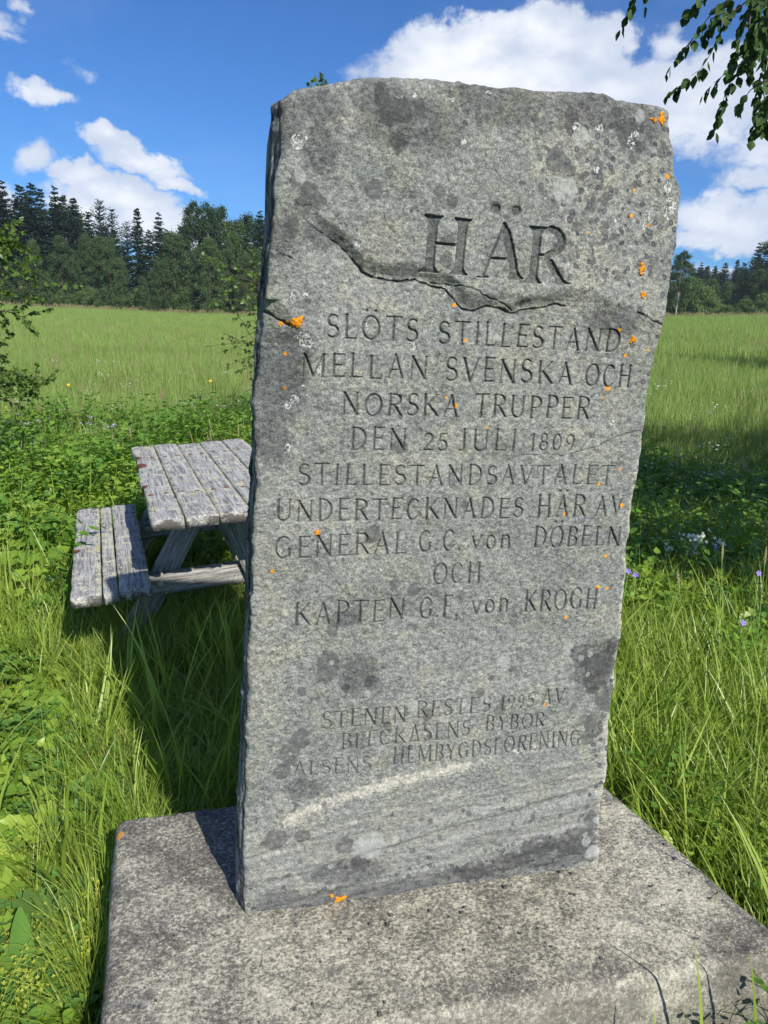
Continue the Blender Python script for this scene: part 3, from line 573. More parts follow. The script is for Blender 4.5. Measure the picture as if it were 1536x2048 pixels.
WHITE = [(594, 284, 11), (1152, 254, 7), (1198, 257, 7), (1264, 285, 8, 1.3), (1273, 270, 8), (612, 682, 13), (600, 672, 9), (640, 745, 8, 1.4), (642, 760, 6), (825, 692, 8), (1293, 440, 10, 1.5), (1345, 410, 12), (1340, 430, 7), (894, 580, 9), (903, 572, 8, .6), (590, 800, 8), (577, 895, 6), (587, 595, 6, 1.6), (612, 589, 5), (560, 1100, 5), (714, 490, 6), (800, 490, 5), (1232, 443, 6), (1340, 372, 8), (1228, 843, 7), (1190, 340, 5), (977, 186, 5), (735, 652, 6), (1170, 575, 4), (830, 190, 4), (906, 197, 4), (925, 285, 5), (575, 812, 7), (863, 645, 6), (1110, 355, 4)]
for i in range(24): WHITE.append((br.uniform(530, 1300), br.uniform(220, 1250), br.uniform(1.6, 3.8)))
ORANGE = [(1340, 352, 5), (934, 681, 4), (914, 812, 5), (1218, 777, 6), (1208, 796, 3), (1254, 711, 4), (573, 708, 4), (563, 647, 5), (1131, 1029, 5), (1246, 1012, 5), (1242, 940, 3), (1199, 969, 4), (1091, 1410, 4), (545, 1143, 5), (1213, 1112, 4), (1197, 1175, 5), (1215, 1177, 4), (1133, 1235, 4), (1267, 380, 3), (1298, 450, 4), (1263, 432, 4), (912, 610, 5), (895, 795, 3), (975, 855, 3), (1240, 660, 4), (1300, 700, 3), (1173, 466, 3)]
DISC = [(1128, 380, 20, 1.05), (1183, 1703, 12), (1172, 1682, 8), (888, 930, 18, .8), (1160, 275, 14), (1285, 230, 9), (740, 1690, 26, .9), (600, 350, 9, 1.3), (970, 1400, 8), (930, 1405, 8), (735, 1388, 6), (830, 1415, 12), (1010, 1325, 10), (1140, 1290, 9), (580, 1615, 7), (880, 1600, 6)]
for i in range(30): DISC.append((br.uniform(560, 1200), br.uniform(1260, 1740), br.uniform(2, 6)))
sp_ = np.clip((ZZ2 - 1.05) / .25, 0, 1) * np.clip((XX - .45) / .25, 0, 1) * .75 + np.clip((.14 - ZZ2) / .12, 0, 1) * .6 + np.clip((.5 - ZZ2) / .2, 0, 1) * np.clip((XX - .65) / .12, 0, 1) * .4 + np.clip((XX - (XR - .03)) / .03, 0, 1) * .5
pz = line_z([(545, 1648), (700, 1590), (800, 1562), (900, 1538), (955, 1525), (1210, 1460)], XX); pc = np.interp(XX, [on_face(x, 1560)[0] for x in (540, 580, 900, 970, 1210)], [.1, 1, 1, .55, .35])
pale_ = pc * np.exp(-((ZZ2 - pz) / .017) ** 2) + .20 * pc * np.exp(-((ZZ2 - pz + .035) / .03) ** 2) + .42 * np.exp(-((ZZ2 - pz + .065) / .008) ** 2) + .45 * np.exp(-((ZZ2 - pz + .10) / .007) ** 2) * np.clip((XX - .2) / .1, 0, 1)
pale_ += 1.1 * np.exp(-(np.clip(XR - XX, 0, 1) / .012) ** 1.5) * np.clip((1.15 - ZZ2) / .2, 0, 1) + .5 * np.exp(-(np.clip(XX - XL, 0, 1) / .006) ** 1.5)  # lit band down the right edge painted into the colour
attrs = dict(dark=blobs(DARK), soot_shade=blobs(SOOT_SHADE, .95), white=blobs(WHITE, 1.1), orange=blobs(ORANGE, .8), disc=blobs(DISC), spots=sp_, pale=pale_, foot=ft, cut=cutA, side=0 * XX)
# --- skirt: front loop -> back loop, four edges
def loop_idx(ny, nx):
    I = np.arange(ny * nx).reshape(ny, nx)
    return np.concatenate([I[0, :], I[1:, -1], I[-1, -2::-1], I[-2:0:-1, 0]])
lp = loop_idx(ny_, nx_); fr = FV.reshape(-1, 3)[lp]

isL = fr[:, 0] < (np.interp(fr[:, 2], PL[:, 1], PL[:, 0]) + .004)
bk = fr.copy(); bk[:, 1] = THICK; bxl = np.interp(fr[:, 2], PB[:, 1], PB[:, 0]); bk[isL, 0] = bxl[isL]
cxm = fr[:, 0].mean(); bk[~isL, 0] = cxm + (bk[~isL, 0] - cxm) * .985; hi = fr[:, 2] > 1.40; bk[hi, 2] -= .012 * np.clip((fr[hi, 2] - 1.4) / .1, 0, 1)
NS = 18; rings = []
for k in range(1, NS + 1):
    t = k / NS; P_ = fr * (1 - t) + bk * t; P_[:, 1] = fr[:, 1] * (1 - t) + THICK * t
    cn = np.array([.41, 0, .8]); nrm = P_ - cn; nrm[:, 1] = 0; nrm[:, 0] *= 2.2; nrm /= np.linalg.norm(nrm, axis=1)[:, None]
    n_ = fbm(P_[:, 1] * 55 + P_[:, 0] * 8, P_[:, 2] * 9 + P_[:, 0] * 7, 71, 6, .65) * .0055 * math.sin(math.pi * min(t * 1.1, 1)) + .004 * math.sin(math.pi * t)
    P_ = P_ + nrm * n_[:, None]; rings.append(P_)
base0 = FV.size // 3; nl = len(lp); V = [FV.reshape(-1, 3)] + rings; I = np.arange(ny_ * nx_).reshape(ny_, nx_)
Q = np.stack([I[:-1, :-1], I[:-1, 1:], I[1:, 1:], I[1:, :-1]], -1).reshape(-1, 4)
prev = lp; Qs = []
for k in range(NS):
    cur_ = base0 + k * nl + np.arange(nl); Qs.append(np.stack([prev, cur_, np.roll(cur_, -1), np.roll(prev, -1)], -1)); prev = cur_
Qs = np.concatenate(Qs)[:, ::1]
Vall = np.vstack(V); bc_ = len(Vall); Vall = np.vstack([Vall, [[.42, THICK + .012, .8]]]); Tb = np.stack([prev, np.full(nl, bc_), np.roll(prev, -1)], -1)
nex = len(Vall) - base0
AT = {k: np.concatenate([v.ravel(), (np.full(nex, 1.0) if k == 'side' else np.full(nex, -1.0 if k in ('dark', 'soot_shade', 'white', 'orange', 'disc') else 0.0))]) for k, v in attrs.items()}
stone_root = empty('memorial_stone', (0.41, 0.04, 0))
tag(stone_root, 'tall upright grey memorial stone carved with Swedish text on the concrete base', 'memorial stone')
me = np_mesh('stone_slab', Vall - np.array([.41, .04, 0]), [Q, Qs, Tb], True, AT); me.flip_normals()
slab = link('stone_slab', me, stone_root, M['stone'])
# crusts of orange lichen thick enough to stand off the rock
m, N, out = material('orange lichen crust'); tc = N.add('ShaderNodeTexCoord').outputs['Object']; n = N.noise(tc, 220, 5, .75)
principled(N, out, N.ramp(n, [(0.3, (.40, .11, .005)), (0.5, (.70, .26, .012)), (0.7, (.86, .43, .05))]), 0.9, N.bump(n, 0.003), 0.1); M['lichen'] = m
def lichen_crust(x, y, r, sq=1.0, seed=0, parent=None):
    rr = random.Random(seed); c_ = on_face(x, y); m_per = np.linalg.norm(c_ - EYE) / F; r = r * m_per; mb_ = MB()
    for q_ in range(rr.randint(6, 9)):                   # several ragged lobes grown together
        ox, oz = (rr.gauss(0, .42) * r, rr.gauss(0, .42) * r * sq) if q_ else (0, 0); r1 = r * rr.uniform(.22, .48) if q_ else r * .55
        n = 13; ring = []; ph = rr.random() * 6
        for i in range(n):
            a = i / n * 2 * math.pi; k = r1 * (1 + .25 * math.sin(3 * a + ph) + rr.uniform(-.28, .28)); ring.append((ox + k * math.cos(a), oz + k * math.sin(a) * sq))
        V_ = []
        for sc_, hh_ in ((1, -.0006), (.86, .0016), (.45, .0024)):
            for px_, pz_ in ring:
                X_ = c_[0] + ox + (px_ - ox) * sc_; Z_ = c_[2] + oz + (pz_ - oz) * sc_; V_.append([X_ - .41, face_y(X_, Z_) - hh_ * rr.uniform(.7, 1.3) - .04, Z_])
        V_.append([c_[0] + ox - .41, face_y(c_[0] + ox, c_[2] + oz) - .0026 - .04, c_[2] + oz])
        Fc = [(k * n + i, k * n + (i + 1) % n, (k + 1) * n + (i + 1) % n, (k + 1) * n + i) for k in range(2) for i in range(n)] + [(2 * n + i, 2 * n + (i + 1) % n, 3 * n) for i in range(n)]
        mb_.add(V_, Fc)
    return link('orange_lichen', mb_.mesh('orange_lichen'), parent, M['lichen'])
for i, (x, y, r, s_q) in enumerate([(592, 646, 17, .9), (1330, 232, 9, 1.6), (1316, 238, 8, .7), (1288, 537, 10, 1.0), (1287, 591, 7, .9), (1266, 681, 8, .8), (570, 779, 5, .8), (635, 1066, 8, .8), (676, 1795, 15, .75)]):
    lichen_crust(x, y, r, s_q, i, stone_root)
# ================================================================== CONCRETE BASE
Bc = dict(FL=(-.262, -.318), FR=(1.092, -.318), BR=(.985, .415), BL=(-.285, .372))
nx2, ny2 = 340, 190; U, Vv = np.meshgrid(np.linspace(0, 1, nx2), np.linspace(0, 1, ny2)); RB = .025
def quadmap(U, V, ins=0.0):
    P_ = {k: np.array(v, float) for k, v in Bc.items()}; c_ = sum(P_.values()) / 4
    for k in P_:
        s_ = np.sign(P_[k] - c_); P_[k] = P_[k] - s_ * ins
    a = P_['FL'][None, None] * (1 - U)[..., None] + P_['FR'][None, None] * U[..., None]; b_ = P_['BL'][None, None] * (1 - U)[..., None] + P_['BR'][None, None] * U[..., None]
    return a * (1 - V)[..., None] + b_ * V[..., None]
G = quadmap(U, Vv, RB); gx, gy = G[..., 0], G[..., 1]
def base_rel(x, y, z): return .0022 * fbm(x * 6, y * 6 + z * 6, 81, 3) + .0010 * fbm(x * 45 + z * 31, y * 45 + z * 17, 83, 3)
gz = base_rel(gx, gy, 0 * gx)
gz = gz - .002
TV = np.stack([gx, gy, gz], -1); lpb = loop_idx(ny2, nx2); fr = TV.reshape(-1, 3)[lpb]
cc = np.array([.4, .04]); nrm = fr[:, :2] * 0
u_, v_ = U.reshape(-1)[lpb], Vv.reshape(-1)[lpb]
nrm[:, 0] = np.where(u_ > .999, 1, np.where(u_ < .001, -1, 0)); nrm[:, 1] = np.where(v_ > .999, 1, np.where(v_ < .001, -1, 0)); nrm /= np.linalg.norm(nrm, axis=1)[:, None]
rings = []; prof = [(RB * math.sin(a), RB * (math.cos(a) - 1)) for a in np.linspace(0, math.pi / 2, 9)[1:]] + [(RB + .0005 * k, -RB - .36 * k / 60) for k in range(1, 61)]
for o_, dz in prof:
    P_ = fr.copy(); P_[:, :2] += nrm * o_; P_[:, 2] += dz - (0 if dz > -.03 else 0)
    nz_ = .0028 * fbm(P_[:, 0] * 9 + P_[:, 1] * 7, P_[:, 2] * 9, 91, 3) + .0014 * fbm(P_[:, 0] * 55 + P_[:, 1] * 43, P_[:, 2] * 55, 93, 3)
    P_[:, :2] += nrm * (nz_ * min(1, -dz / .02))[:, None]; rings.append(P_)
I = np.arange(ny2 * nx2).reshape(ny2, nx2); Q = np.stack([I[:-1, :-1], I[:-1, 1:], I[1:, 1:], I[1:, :-1]], -1).reshape(-1, 4); prev = lpb; Qs = []; nl = len(lpb); b0 = ny2 * nx2
for k in range(len(rings)):
    cur_ = b0 + k * nl + np.arange(nl); Qs.append(np.stack([prev, cur_, np.roll(cur_, -1), np.roll(prev, -1)], -1)); prev = cur_
AllV = np.vstack([TV.reshape(-1, 3)] + rings)
rim = np.concatenate([np.clip(1 - np.minimum(np.minimum(gx + .25, 1.05 - gx), np.minimum(gy + .29, .36 - gy)) / .05, 0, 1).ravel(), np.full(len(rings) * nl, .8)])
orr = -np.ones(len(AllV))
for px_, py_, r_ in ((240, 1668, .008), (1328, 1658, .004)):
    c_ = on_z(px_, py_, 0); orr = np.maximum(orr, 1.35 - np.hypot(AllV[:, 0] - c_[0], (AllV[:, 1] - c_[1]) * .6) / r_)
frt = np.clip((-.29 - AllV[:, 1]) / .03, 0, 1)
me = np_mesh('concrete_base', AllV, [Q, np.concatenate(Qs)], True, dict(rim=rim, orange=orr, front=frt))
tag(link('concrete_base', me, None, M['concrete']), 'low speckled grey concrete block with rounded edges carrying the memorial stone', 'concrete base')

gb = MB(); gr_ = random.Random(31)
for i in range(110):
    x, y = gr_.uniform(-.22, 1.03), gr_.uniform(-.29, .0) if gr_.random() < .85 else gr_.uniform(.1, .36)
    if i < 16: c_ = on_z(*[(783, 1832), (930, 1815), (1150, 1790), (845, 1740), (700, 1880), (1010, 1775), (1120, 1745), (1330, 1690), (1350, 1718), (860, 1822), (776, 1850), (924, 1826), (1305, 1772), (1041, 1867), (590, 2020), (760, 2030)][i], 0); x, y = c_[0], c_[1]
    s_ = gr_.uniform(.0008, .0024) if i > 15 else gr_.uniform(.002, .004); V_ = [np.array([x, y, .0005]) + s_ * np.array([a * gr_.uniform(.7, 1.3), b_ * gr_.uniform(.7, 1.3), c2 * gr_.uniform(.4, .9) + .4]) for a in (-1, 1) for b_ in (-1, 1) for c2 in (-1, 1)]
    gb.add(V_, [(0, 1, 3, 2), (4, 6, 7, 5), (0, 4, 5, 1), (2, 3, 7, 6), (1, 5, 7, 3), (0, 2, 6, 4)])
for i in range(14): x, y = gr_.uniform(-.2, 1.0), gr_.uniform(-.28, -.02); a = gr_.uniform(0, 6.28); l_ = gr_.uniform(.008, .03); gb.tube([(x, y, .001), (x + l_ * math.cos(a), y + l_ * math.sin(a), .003)], .0006, 3, True)
tag(link('grit', gb.mesh('grit', False), None, simple('dark grit', (.10, .095, .09), 0.9, 90, .6)), 'loose dark grit lying on the concrete base', 'grit', kind='stuff')
# ================================================================== PICNIC TABLE
A0 = np.array([-.239, 1.528, 0.0]); dv = np.array([-.1045, .9945, 0]); av = np.array([.9945, .1045, 0]); ANG = math.atan2(.1045, .9945)
def tl_(a, b, z): return (a, b + .13 * a, z + .045 * a)
table = empty('picnic_table', tuple(A0), ANG)
tag(table, 'weathered grey wooden picnic table with attached bench in the grass behind the stone', 'picnic table')
def plank(name, w, L, t, seed, mat, parent, loc, rot=(0, 0, 0), rots=(), notch=0.0, fineness=.02):
    """board along local Y, origin at its near left top edge"""
    nx_p, ny_p = 7, max(6, int(L / fineness)); xs_ = np.linspace(0, 1, nx_p); ys_ = np.linspace(0, 1, ny_p); g1, g2 = np.meshgrid(xs_, ys_)
    lft = notch * np.clip(vnoise(g2 * L * 7, g2 * 0, seed + 3) + .1, 0, 1) * (1 - g1); X_ = g1 * w + lft + .0015 * fbm(g2 * L * 12, g1 * 3, seed, 2); Y_ = g2 * L
    endj = (.006 * fbm(g1 * 9, g2 * 0 + seed, seed + 5, 3)); Y_ = Y_ + endj * (np.abs(g2 - .5) > .49)
    ed = np.minimum(g1, 1 - g1) * w; en = np.minimum(g2, 1 - g2) * L
    Z_ = .0015 * fbm(g1 * 5, g2 * L * 5, seed + 9, 3) - .004 * np.clip(1 - ed / .007, 0, 1) ** 2 - .004 * np.clip(1 - en / .012, 0, 1) ** 2
    rt = np.full(X_.shape, 0.0)
    for (ra, rb, rr_) in rots: rt = np.maximum(rt, 1.2 - np.hypot(X_ - ra, (Y_ - rb) * .7) / rr_)
    Z_ -= .006 * np.clip(rt, 0, 1)
    top = np.stack([X_, Y_, Z_], -1); bot = np.stack([X_, Y_, np.full(X_.shape, -t)], -1)
    midp = top.copy(); midp[..., 2] = -t * .5
    lp_ = loop_idx(ny_p, nx_p); n = nx_p * ny_p; nl_ = len(lp_); I_ = np.arange(n).reshape(ny_p, nx_p)
    Qt = np.stack([I_[:-1, :-1], I_[:-1, 1:], I_[1:, 1:], I_[1:, :-1]], -1).reshape(-1, 4); Qb = Qt[:, ::-1] + n
    mid = midp.reshape(-1, 3)[lp_]; mid = mid + np.stack([.0015 * vnoise(mid[:, 1] * 40, mid[:, 0] * 40, seed), .003 * vnoise(mid[:, 0] * 60, mid[:, 1], seed + 1), 0 * mid[:, 0]], -1)
    mi = 2 * n + np.arange(nl_); S1 = np.stack([lp_, mi, np.roll(mi, -1), np.roll(lp_, -1)], -1); S2 = np.stack([mi, lp_ + n, np.roll(lp_ + n, -1), np.roll(mi, -1)], -1)
    V_ = np.vstack([top.reshape(-1, 3), bot.reshape(-1, 3), mid]); e_ = np.clip(1 - ed / .02, 0, 1).ravel(); d_ = np.clip(1 - en / .03, 0, 1).ravel()
    at = dict(edge=np.concatenate([e_, e_, np.ones(nl_)]), end=np.concatenate([d_, d_ + .5, d_[lp_] * 1.6]), rot=np.concatenate([rt.ravel(), rt.ravel(), rt.ravel()[lp_]]))
    me_ = np_mesh(name, V_, [Qt, Qb, S1, S2], False, at); return link(name, me_, parent, mat, loc, rot)
TZ = .44; wdt = [.122, .124, .124, .124, .124]; a_ = 0.0
for i, w_ in enumerate(wdt):
    b0_ = [0, -.005, .004, -.008, .01][i]
    plank('table_plank', w_, 1.70 + [.0, .02, -.01, .015, 0][i], .042, 100 + i * 17, M['wood'], table, tl_(a_, b0_, TZ + [0, .002, -.002, .001, .003][i]), (0, R(-2.6), 0),
          [(0.0, 1.35, .05), (0.012, 1.12, .055), (0.005, .62, .03)] if i == 0 else (), .018 if i == 0 else 0)
    a_ += w_ + .008
BZ = .15
for side_ in (0, 1):
    a_ = -.296 if side_ == 0 else .70
    for i, w_ in enumerate([.112, .052, .118]):
        plank('bench_plank', w_, 1.42, .045, 300 + i * 13 + side_ * 50, M['wood'], table, tl_(a_, .10, BZ + [.0, -.003, .002][i]), (0, R(-2.6), 0), [(0.01, .62, .028), (0, .72, .02)] if i == 0 and side_ == 0 else (), .010 if i == 0 and side_ == 0 else 0)
        a_ += w_ + .007
def bar(name, p, q, w, t, seed, up=(0, 1, 0), mat=M['wood2']):
    """timber from p to q in table coordinates; t measured along the table, w across"""
    p = Vector(p); q = Vector(q); y = (q - p); L_ = y.length; y.normalize(); z = Vector(up); x = y.cross(z).normalized(); z = x.cross(y)
    o = plank(name, w, L_, t, seed, mat, table, (0, 0, 0), fineness=.04)
    o.matrix_local = Matrix.Translation(p - x * w / 2 + z * t / 2) @ Matrix((x, y, z)).transposed().to_4x4(); return o
for k, fb in enumerate((.40, 1.30)):
    bar('bench_beam', tl_(-.29, fb, .048), tl_(.99, fb, .048), .095, .042, 400 + k, (0, -1, 0))
    bar('leg', tl_(.245, fb + .044, .40), tl_(-.13, fb + .044, -.31), .10, .042, 420 + k, (0, -1, 0))
    bar('leg', tl_(.33, fb - .044, .40), tl_(.66, fb - .044, -.36), .10, .042, 440 + k, (0, -1, 0))
    bar('table_cleat', tl_(.02, fb + .09, .372), tl_(.60, fb + .09, .372), .05, .042, 460 + k, (0, -1, 0))
def disc(name, parent, loc, r, h, mat, rot=(0, 0, 0)):
    mb_ = MB(); n = 12; V_ = []
    for rr_, zz in ((1, 0), (1, h * .5), (.7, h * .9), (0.05, h)): V_ += [[r * rr_ * math.cos(i * 2 * math.pi / n), r * rr_ * math.sin(i * 2 * math.pi / n), zz] for i in range(n)]
    mb_.add(V_, [(k * n + i, k * n + (i + 1) % n, (k + 1) * n + (i + 1) % n, (k + 1) * n + i) for k in range(3) for i in range(n)] + [tuple(3 * n + i for i in range(n))])
    return link(name, mb_.mesh(name), parent, mat, loc, rot)
b0m = disc('bolt', table, tl_(.055, .377, .055), .016, .010, M['bolt'], (R(90), 0, 0)); disc('bolt', table, tl_(.055, 1.277, .055), .016, .010, M['bolt'], (R(90), 0, 0))
bm_ = None
for fb in (.42, 1.30):
    for i in range(5):
        for da in (.03, .092):
            p = tl_(i * .131 + da, fb + rng.uniform(-.015, .015), TZ - .001)
            if bm_ is None: bm_ = disc('nail_head', table, p, .011, .006, M['rust'])
            else: link('nail_head', bm_.data, table, None, p)
# the ragged wooden splinters sticking up at the far edge of the table are part of the grass seen there

# ================================================================== PLANT SHAPES
def blade(mb_, p, L_, w, azm, lean, bend, tone=0.0, segs=4, twist=0.0):
    d = np.array([math.cos(azm), math.sin(azm), 0]); s_ = np.array([-math.sin(azm + twist), math.cos(azm + twist), 0]); V_ = []; pos = np.array(p, float); ang = lean
    for i in range(segs + 1):
        t = i / segs; ww = w * (1 - t ** 1.8) * .5 * (.75 + .5 * min(t * 3, 1))
        if i == segs: V_.append(pos)
        else: V_ += [pos - s_ * ww, pos + s_ * ww]
        st = L_ / segs; pos = pos + st * (math.cos(ang) * np.array([0, 0, 1]) + math.sin(ang) * d); ang += bend / segs * (.5 + t)
    Fc = [(2 * i, 2 * i + 1, 2 * i + 3, 2 * i + 2) for i in range(segs - 1)] + [(2 * segs - 2, 2 * segs - 1, 2 * segs)]
    mb_.add(V_, Fc, tone)
def tuft(seed, n, Lr, w, spread, lean=(.05, .5), bend=(.2, 1.3), segs=4, seeds=0):
    r = random.Random(seed); mb_ = MB(); pref = r.uniform(0, 6.28)
    for i in range(n):
        a = r.uniform(0, 6.28); rad = spread * math.sqrt(r.random()); az_ = a + r.gauss(0, .6) if r.random() < .7 else pref + r.gauss(0, .5)
        blade(mb_, (rad * math.cos(a), rad * math.sin(a), -.02), r.uniform(*Lr), w * r.uniform(.7, 1.25), az_, r.uniform(*lean), r.uniform(*bend), r.random(), segs, r.gauss(0, .5))
    return mb_
def leaf_fan(mb_, c, nrm, r, kind, tone, roll=0.0, rnd=random):
    """one flat-ish leaf: palmate, round, ovate or lance; stalk end at c"""
    nrm = np.asarray(nrm, float); nrm /= np.linalg.norm(nrm); x = np.cross(nrm, [math.cos(roll), math.sin(roll), .1]); x /= np.linalg.norm(x); y = np.cross(nrm, x)
    pts = []
    if kind == 'palmate':
        n = 25
        for i in range(n):
            t = i / (n - 1); th_ = (t - .5) * 2 * R(150); k = .50 + .5 * abs(math.cos(t * math.pi * 5 - math.pi / 2 * 0)) ** .8; k *= 1.0 - .18 * abs(2 * t - 1); k *= 1 + (.08 if i % 2 else -.08); pts.append((k * math.sin(th_), k * math.cos(th_)))
    elif kind == 'round':
        n = 17
        for i in range(n): t = i / (n - 1); th_ = (t - .5) * 2 * R(158); k = 1 + .07 * math.cos(t * math.pi * 16); pts.append((k * math.sin(th_), k * math.cos(th_)))
    elif kind == 'ovate': pts = [(-.05, 0), (-.30, .22), (-.36, .45), (-.26, .75), (0, 1.12), (.26, .75), (.36, .45), (.30, .22), (.05, 0)]
    elif kind == 'lance': pts = [(-.03, 0), (-.14, .3), (-.15, .6), (-.09, .9), (0, 1.15), (.09, .9), (.15, .6), (.14, .3), (.03, 0)]
    cup = rnd.uniform(.05, .22); V_ = [np.asarray(c, float)]
    for px_, py_ in pts: V_.append(c + r * (px_ * x + py_ * y) + nrm * r * (cup * (px_ * px_ + py_ * py_) + rnd.uniform(-.03, .03)))
    if kind in ('ovate', 'lance'):
        V_[0] = c + r * .5 * y - nrm * r * .06
    Fc = [(0, i, i + 1) for i in range(1, len(pts))]
    if kind in ('ovate', 'lance'): Fc.append((0, len(pts), 1))
    mb_.add(V_, Fc, tone)
def herb(seed, n, h, spread, size, kinds, upright=.8, stem=True):
    r = random.Random(seed); mb_ = MB()
    for i in range(n):
        a = r.uniform(0, 6.28); rad = spread * math.sqrt(r.random()); z = h * r.uniform(.35, 1) * (1 - .4 * rad / spread)
        c = np.array([rad * math.cos(a), rad * math.sin(a), z]); s_ = r.uniform(.65, 1.2) * size; k = r.choice(kinds)
        nv = (r.gauss(0, .45), r.gauss(0, .45), upright + .3)
        if stem: mb_.tube([(c[0] * .3, c[1] * .3, -.02), (c[0] * .7, c[1] * .7, z * .6), c], .0012, 3, False, r.random() * .3)
        leaf_fan(mb_, c, nv, s_, k, r.random(), r.uniform(0, 6.28), r)
    return mb_
def pinnate(seed, n_st, h, size):
    r = random.Random(seed); mb_ = MB()
    for s_i in range(n_st):
        a = r.uniform(0, 6.28); ln = r.uniform(.1, .5); hh_ = h * r.uniform(.7, 1.1); p0 = np.array([r.uniform(-.05, .05), r.uniform(-.05, .05), -.02]); d = np.array([math.cos(a) * math.sin(ln), math.sin(a) * math.sin(ln), math.cos(ln)])
        mb_.tube([p0, p0 + d * hh_ * .5, p0 + d * hh_], .0016, 3, False, .1)
        for k in range(7):
            t = .25 + .75 * k / 6; c = p0 + d * hh_ * t
            for sg in (-1, 1):
                al = a + sg * 1.3 + k * 1.1; out = np.array([math.cos(al), math.sin(al), .25])
                for m_ in range(3):
                    leaf_fan(mb_, c + out * size * (.4 + m_ * .75), (r.gauss(0, .35), r.gauss(0, .35), 1), size * r.uniform(.8, 1.25), 'ovate', r.random(), al + math.pi + r.gauss(0, .6), r)
    return mb_
def lib(name, mbs, mat):
    out_ = []
    for i, mb_ in enumerate(mbs):
        me_ = mb_.mesh(name, True); me_.materials.append(mat); o = bpy.data.objects.new(name, me_); out_.append(o)
    return out_
def scatter(name, objs, pos, rz, sc_, idx, tilt=None, label=None, cat=None):
    n = len(pos); c_ = bpy.data.collections.new(name + ' source')
    for i, o in enumerate(objs): o.name = f'{name}_source_{i:02d}'; c_.objects.link(o)
    me_ = bpy.data.meshes.new(name); me_.vertices.add(n); me_.vertices.foreach_set('co', np.asarray(pos, np.float32).ravel())
    rt = np.zeros((n, 3), np.float32); rt[:, 2] = rz
    if tilt is not None: rt[:, 0] = tilt[:, 0]; rt[:, 1] = tilt[:, 1]
    a = me_.attributes.new('rt', 'FLOAT_VECTOR', 'POINT'); a.data.foreach_set('vector', rt.ravel())
    a = me_.attributes.new('sz', 'FLOAT', 'POINT'); a.data.foreach_set('value', np.asarray(sc_, np.float32))
    a = me_.attributes.new('pick', 'INT', 'POINT'); a.data.foreach_set('value', np.asarray(idx, np.int32)); me_.update()
    ob = bpy.data.objects.new(name, me_); COL.objects.link(ob)
    ng = bpy.data.node_groups.new(name, 'GeometryNodeTree'); ng.interface.new_socket('Geometry', in_out='INPUT', socket_type='NodeSocketGeometry'); ng.interface.new_socket('Geometry', in_out='OUTPUT', socket_type='NodeSocketGeometry')
    N_ = ng.nodes; gi = N_.new('NodeGroupInput'); go = N_.new('NodeGroupOutput'); iop = N_.new('GeometryNodeInstanceOnPoints'); ci_ = N_.new('GeometryNodeCollectionInfo')
    ci_.inputs['Collection'].default_value = c_; ci_.inputs['Separate Children'].default_value = True; ci_.inputs['Reset Children'].default_value = True
    def na(nm, ty): q_ = N_.new('GeometryNodeInputNamedAttribute'); q_.data_type = ty; q_.inputs['Name'].default_value = nm; return q_.outputs['Attribute']
    L_ = ng.links; L_.new(gi.outputs[0], iop.inputs['Points']); L_.new(ci_.outputs[0], iop.inputs['Instance']); iop.inputs['Pick Instance'].default_value = True
    L_.new(na('pick', 'INT'), iop.inputs['Instance Index']); L_.new(na('sz', 'FLOAT'), iop.inputs['Scale'])
    e2r = N_.new('FunctionNodeEulerToRotation'); L_.new(na('rt', 'FLOAT_VECTOR'), e2r.inputs[0]); L_.new(e2r.outputs[0], iop.inputs['Rotation']); L_.new(iop.outputs[0], go.inputs[0])
    md = ob.modifiers.new('scatter', 'NODES'); md.node_group = ng
    tag(ob, label, cat, kind='stuff'); return ob
def in_base(x, y, m=0.0): return (x > -.285 - m) & (x < 1.10 + m) & (y > -.325 - m) & (y < .42 + m)
def place(n, x0, x1, y0, y1, keep=None, m=.015):
    x = rng.uniform(x0, x1, n); y = rng.uniform(y0, y1, n); k = ~in_base(x, y, m)
    if keep is not None: k &= keep(x, y)
    x, y = x[k], y[k]; return np.stack([x, y, terrain(x, y)], -1)
def wedge(n, r0, r1, a0=-38, a1=68, pw=1.0):
    r = (r0 ** (2 * pw) + (r1 ** (2 * pw) - r0 ** (2 * pw)) * rng.random(n)) ** (.5 / pw); a = np.radians(rng.uniform(a0, a1, n)); x = EYE[0] + r * np.sin(a); y = EYE[1] + r * np.cos(a)
    k = ~in_base(x, y, .02); x, y = x[k], y[k]; return np.stack([x, y, terrain(x, y)], -1)
def table_clear(P_):                                     # under the benches only low growth
    v = P_ - A0; a = v @ av; b_ = v @ dv; return (a > -.36) & (a < 1.02) & (b_ > .45) & (b_ < 1.6)
def go(name, objs, P_, s0, s1, tiltv=.12, **kw):
    n = len(P_); return scatter(name, objs, P_, rng.uniform(0, 6.28, n), rng.uniform(s0, s1, n), rng.integers(0, len(objs), n), rng.normal(0, tiltv, (n, 2)), **kw)
# --- short lawn grass, left of the stone and round the base
short = lib('short_grass', [tuft(10 + i, 34, (.05, .13), .0034, .045, (.1, .9), (.2, 1.2), 3) for i in range(6)], M['lawn'])
P1 = place(6400, -3.0, .2, -.7, 2.7); P1 = P1[rng.random(len(P1)) < np.clip(1.15 - (P1[:, 0] + .7) * .4, .3, 1)]
P1b = place(1200, -.7, 1.9, -.75, .1); go('short_grass', short, np.vstack([P1, P1b]), .7, 1.15, .2, label='short bright green grass on the mown patch left of the stone', cat='grass')
